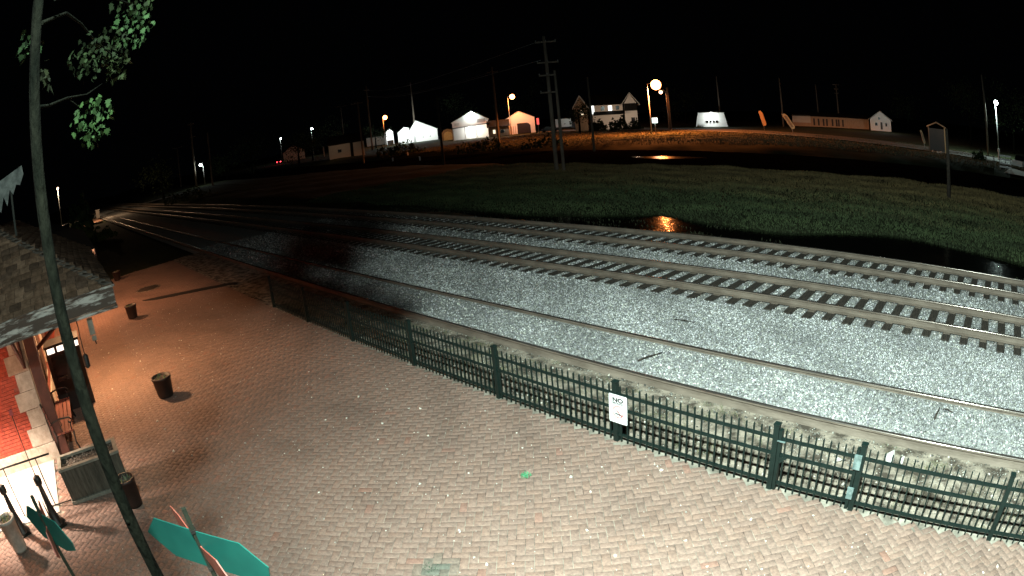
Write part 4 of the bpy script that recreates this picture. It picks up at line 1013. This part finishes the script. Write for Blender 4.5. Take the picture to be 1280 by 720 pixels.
clump('bush', 0, 0, .9, 500, 'low dark bush at the left foot of the white sloped shed', 'bush', (.04, .05, .02), 0, 1.1)
bpy.data.objects['bush'].location = pol(-29.3, 136)
# lantern sign below the big lamp
ls = empty('lit_lantern_sign', pol(-33.4, 108), R(33.4), 'small square lit white sign on a post below the orange lamp', 'sign')
MB().tube([(0, 0, 0), (0, 0, 2.0)], .07, 6).build('sign_post', M_steel, ls); MB().box((-.48, -.25, 1.95), (.48, .25, 2.85)).build('sign_box', emis('lantern_glow', (.82, 1, .92), 2.5), ls); MB().box((-.55, -.3, 2.86), (.55, .3, 2.98)).build('sign_cap', M_darkroof, ls)
# feather banners
def banner(az, D, zt, lean, label, w, m):
    s = empty('feather_banner', pol(az, D), -R(az), label, 'banner', None)
    MB().tube([(-lean * 1.1, 0, zt), (lean, 0, .6), (lean * 1.1, 0, -.2)], .04, 6).build('banner_pole', M_steel, s)
    n = 8; L_ = [( -lean + 2 * lean * (1 - t) * 0 + lean * 2 * t, zt + (.7 - zt) * t) for t in [i / n for i in range(n + 1)]]
    poly = [(x - w * .15 * (1 if 0 < i < n else .6), z) for i, (x, z) in enumerate(L_)] + [(x + w * (.85 if 0 < i < n else .5), z + .12) for i, (x, z) in reversed(list(enumerate(L_)))]
    fl = MB().extrude(poly, 'y', -.02, .02).build('banner_cloth', m, s)
    poly2 = [(x + w * .1, z + .02) for (x, z) in L_[1:-1]] + [(x + w * .55, z + .1) for (x, z) in reversed(L_[1:-1])]
    MB().extrude(poly2, 'y', -.032, -.022).build('banner_stripe', M_tan, s)
    return s
banner(-23.4, 122, zel(-.39, 122), .42, 'dim orange feather banner left of the brighter one', .75, M_tan)
banner(-20.9, 108, zel(-.62, 108), .85, 'leaning yellow bordered feather banner by the long building', .85, M_cream)
banner(-7.0, 84, zel(-1.35, 84), .28, 'small pale leaning banner left of the open frame shelter', .3, M_cream)
plight(-21.2, 101, 3.5, 150, (1, .75, .45))
# long low building and white gable house
lb = gable(-16.5, 152, 20.5, 7, 2.6, 3.3, 'long low tan building with a row of dark doors', 'long_building', 'building', M_tan, M_darkroof, False)
MB().box((-10.3, -.05, .9), (-5.5, -.005, 2.7)).build('pale_wall_section', M_siding, lb)
for x_ in (-4.6, -3.4, -2.1, -1.2, .3, 1.4, 2.0, 3.1): MB().box((x_ - .22, -.06, .3), (x_ + .22, -.01, 2.0)).build('dark_door', M_darkwood, lb)
plight(-18.5, 142, 4, 200, (1, .6, .35)); plight(-14.5, 142, 4, 330, (1, .5, .22))
gh = gable(-11.4, 148, 5.6, 7, 2.7, 4.6, 'small white gabled house at the right end of the long building', 'white_cottage', 'house', M_wsiding, M_siding, True, over=.55)
win(gh, -1.2, 1.2, .6, .8); win(gh, .2, .4, .55, 1.7, M_darkwood); win(gh, 1.5, 1.2, .5, .8); win(gh, -.3, 2.7, .5, .6)
plight(-11.0, 140, 3.6, 330, (.95, 1, .95))
# open frame shelter
sh = empty('frame_shelter', pol(-5.35, 80), R(5.35), 'open timber frame shelter with a small pitched roof', 'shelter')
for x_ in (-1.25, 1.25):
    for y_ in (0, 1.6): MB().box((x_ - .07, y_ - .07, 0), (x_ + .07, y_ + .07, 3.2)).build('post', M_cream if x_ > 0 else M_pole, sh)
MB().extrude([(-1.5, 3.15), (0, 3.75), (1.5, 3.15), (1.5, 3.3), (0, 3.92), (-1.5, 3.3)], 'y', -.25, 1.85).build('roof', M_tan, sh)
MB().box((-1.18, 1.64, .1), (1.18, 1.7, 3.0)).build('back_board', M_darkwood, sh)
plight(-4.6, 76, 3.2, 60, (1, .6, .35)); plight(-6.8, 79, 3.2, 20, (1, .6, .35))
for i, (az, D, r_) in enumerate(((-5.9, 78, .25), (-5.4, 78, .22), (-5.0, 78, .2))):
    o = stones('garden_rock', np.array([0.]), np.array([0.]), np.array([0.]), np.array([r_]), np.array([[.6, .55, .5]])); o.location = pol(az, D, .15); tag(o, ['leftmost and largest garden stone at the shelter foot', 'middle garden stone at the shelter foot', 'right and smallest garden stone at the shelter foot'][i], 'rock')
# slatted rack, bollard and light-coloured car at far right
rk = empty('slatted_rack', pol(2.5, 65), -R(2.5), 'dark slatted crate rack in front of the bright drive', 'rack')
for x_ in (-.75, 0, .75): MB().box((x_ - .05, -.05, 0), (x_ + .05, .05, 1.6)).build('upright', M_pole, rk)
for z_ in (.25, .62, 1.0, 1.38): MB().box((-.8, -.09, z_), (.8, -.052, z_ + .16)).build('slat', M_steel, rk)
rb = empty('rail_fence', pol(.2, 68), -R(.2), 'low rail fence between the dark bush and slatted rack', 'fence')
for x_ in (0, 1.1): MB().box((x_ - .06, -.06, 0), (x_ + .06, .06, 1.2)).build('post', M_pole, rb)
for z_ in (.5, 1.0): MB().box((-.06, -.09, z_), (1.2, -.062, z_ + .1)).build('rail', M_pole, rb)
wp_ = empty('white_standpipe', pol(1.75, 84), -R(1.75), 'short white standpipe at the foot of the white-green lamp', 'post')
MB().lathe([(.16, 0), (.16, 1.0), (.22, 1.05), (.2, 1.35), (.05, 1.5)], n=10).build('pipe_body', M_wsiding, wp_)
vehicle(4.7, 72, 'pale parked car at the right edge on the bright drive', 'pale_car', 'car', M_wsiding, rz=R(60))

# small white markers in the dark, and reflective posts
for (az, el, lb_) in ((-57.42, -2.55, 'small white marker post left of the lone dark post under the white shed'), (-54.96, -2.8, 'small white marker post nearest the very dark thick pole'), (-56.0, -2.2, 'taller pale marker post between the two small white ones'), (-75.9, -2.2, 'pale stump-like marker under the tall pale pole far left')):
    D = CH / math.tan(R(-el)) * .97; p = pol(az, D); o = MB().box((-.11, -.05, 0), (.11, .05, .55)).build('marker_post', M_wsiding); o.location = (p.x, p.y, -.05); o.rotation_euler = (0, 0, -R(az)); tag(o, lb_, 'marker post')
plight(-56.2, 88, 2.6, 35, (1, .9, .8))

# town lights at far left: cars with tail lamps and houses
def tail_car(az, D, label):
    s = vehicle(az, D, label, 'parked_car', 'car', M_carpaint, group='cars in the distant town', rz=R(90) - R(az))
    for y_ in (-.6, .6): MB().box((-2.28, y_ - .16, .58), (-2.2, y_ + .16, .78)).build('tail_lamp', E_tail, s)
    return s
tail_car(-90.3, 95, 'car with red tail lamps seen past the slender trunk')
tail_car(-67.9, 210, 'car with red tail lamps below the distant town lamps'); plight(-67.9, 203, 1.5, 120, (1, .1, .08))
gable(-66.4, 225, 8, 8, 3.2, 5.5, 'dim reddish lit house right of the far tail lamps', 'town_house', 'house', M_tan, M_darkroof, True); plight(-66.4, 219, 2, 60, (1, .35, .25))
hb = empty('sign_hoarding', pol(-63.6, 200), R(63.6), 'narrow white edged board at the left end of the pale building', 'hoarding')
MB().box((-.2, 0, 0), (.2, .12, 3.2)).build('board', M_wsiding, hb)
# level crossing area far left
road_strip('side_road', [(-150, -3), (-138, 4), (-131, 9), (-126, 30)], 5.5, -.02, M_asphalt)
tag(MB().box((-126, 3.2, -.1), (-104, 7.0, -.02)).build('sidewalk', mat('old_brick_walk', (.26, .13, .08), (.34, .19, .12), 2, .9)), kind='structure')
gp_ = empty('signal_cabinet', pol(-86.6, 120), -R(-86.6), 'small pale signal cabinet beside the tracks far left', 'cabinet')
MB().box((-.4, -.3, 0), (.4, .3, 1.5)).build('cabinet_body', M_siding, gp_); MB().box((-.5, -.4, 1.5), (.5, .4, 1.6)).build('cabinet_roof', M_wsiding, gp_)
plight(-87.0, 108, 4.5, 1500, (1, .62, .35))

# ---------------- trees in the dark ----------------
def far_tree(az, D, h, r, n, label, tint=(1, 1, 1), group='dark trees behind the lit buildings', size=.5):
    p = pol(az, D); s = empty('dark_tree', (p.x, p.y, 0), 0, label, 'tree', group)
    MB().tube([(0, 0, 0), (.1, 0, h * .3), (-.1, .1, h * .6), (.1, 0, h * .85)], [.3, .22, .14, .05], 7).build('trunk', M_bark, s)
    V = []; k = 4
    c_ = rng.normal(size=(9, 3)) * np.array([r * .5, r * .5, h * .16]) + np.array([0, 0, h * .62])
    idx_ = rng.integers(0, 9, n); q = c_[idx_] + rng.normal(size=(n, 3)) * np.array([r * .26, r * .26, h * .09])
    a1 = rng.normal(size=(n, 3)); a1 /= np.linalg.norm(a1, axis=1, keepdims=True); a2 = np.cross(a1, rng.normal(size=(n, 3))); a2 /= np.linalg.norm(a2, axis=1, keepdims=True)
    sz = rng.uniform(.5, 1.2, (n, 1)) * size
    V = np.stack([q - a1 * sz * .5, q + a2 * sz * .3, q + a1 * sz * .5, q - a2 * sz * .3], 1).reshape(-1, 3)
    V[:, 2] = np.maximum(V[:, 2], .3)
    C = np.repeat(np.array([tint]) * rng.uniform(.6, 1.3, (n, 1)), 4, 0)
    npmesh('crown', V, np.arange(4 * n).reshape(n, 4), M_leaf, C, s); return s
TT = [(-58.8, 205, 8, 4, 'dark leafy tree between the pale building and glowing booth'), (-51.5, 225, 14, 6, 'tall dark tree rising behind the arched hut'), (-45.0, 215, 15, 7, 'broad dark tree behind the white garage'),
      (-40.3, 141, 7, 2.6, 'leafy tree at the left gable of the house'), (-30.5, 175, 12, 6, 'dark tree behind the big orange lamp'), (-9.0, 170, 10, 6, 'dark tree right of the white cottage'),
      (3.6, 112, 12, 7, 'green lit tree behind the white-green street lamp'), (-1.5, 120, 11, 6, 'dim tree left of the tall timber pole at right'), (-64.7, 175, 9, 4, 'dark tree hiding the left end of the pale building'),
      (-73.0, 160, 7, 4, 'dark tree right of the small white street light far left'), (-63.0, 215, 13, 5, 'orange tinted tree above the black roof'), (-70.5, 150, 9, 6, 'dark tree mass in front of the distant town left of its lamps'), (-79.5, 120, 8, 5, 'dark tree mass beyond the rails at the far left bend'), (-66.0, 150, 7, 4, 'low dark tree between the town lamps and pale building')]
for (az, D, h, r, lb_) in TT: far_tree(az, D, h, r, 900, lb_, (.8, .85, .7))
def bush(az, D, w, h, n, label, tint=(.6, .7, .5), name='bush'):
    p = pol(az, D); q = rng.normal(size=(n, 3)); q /= np.linalg.norm(q, axis=1, keepdims=True); q *= rng.uniform(.5, 1, (n, 1)); q[:, 2] = np.abs(q[:, 2])
    q = q * np.array([w / 2, w / 3, h]) * (1 + .2 * np.sin(q[:, :1] * 7))
    a1 = rng.normal(size=(n, 3)); a1 /= np.linalg.norm(a1, axis=1, keepdims=True); a2 = np.cross(a1, rng.normal(size=(n, 3))); a2 /= np.linalg.norm(a2, axis=1, keepdims=True)
    sz = rng.uniform(.15, .35, (n, 1)) * max(.7, h * .5)
    V = np.stack([q - a1 * sz, q + a2 * sz * .6, q + a1 * sz, q - a2 * sz * .6], 1).reshape(-1, 3)
    o = npmesh(name, V, np.arange(4 * n).reshape(n, 4), M_leaf, np.repeat(np.array([tint]) * rng.uniform(.6, 1.3, (n, 1)), 4, 0)); o.location = (p.x, p.y, 0); o.rotation_euler = (0, 0, -R(az)); tag(o, label, 'bush'); return o
bush(-38.6, 142, 4.5, 2.6, 500, 'bush in front of the house porch, left of centre'); bush(-36.6, 141, 5, 2.9, 500, 'largest bush in front of the house porch'); bush(-35.2, 140, 3.5, 2.2, 400, 'bush below the right gable of the house')
bush(-.6, 72, 2.3, 1.3, 500, 'round clipped dark bush beside the tall timber pole'); bush(-56.6, 120, 10, 2.4, 500, 'wide dark thicket left under the white shed'); bush(-49.0, 95, 9, 1.8, 500, 'wide scrub below the white barn'); bush(-43.6, 88, 7, 1.7, 400, 'scrub behind the close pair of poles')
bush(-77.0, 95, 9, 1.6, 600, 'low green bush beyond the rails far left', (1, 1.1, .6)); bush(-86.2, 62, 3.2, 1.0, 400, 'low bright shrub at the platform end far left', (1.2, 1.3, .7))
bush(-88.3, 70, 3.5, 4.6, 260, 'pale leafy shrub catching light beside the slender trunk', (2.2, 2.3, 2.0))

print('objects', len(bpy.data.objects))
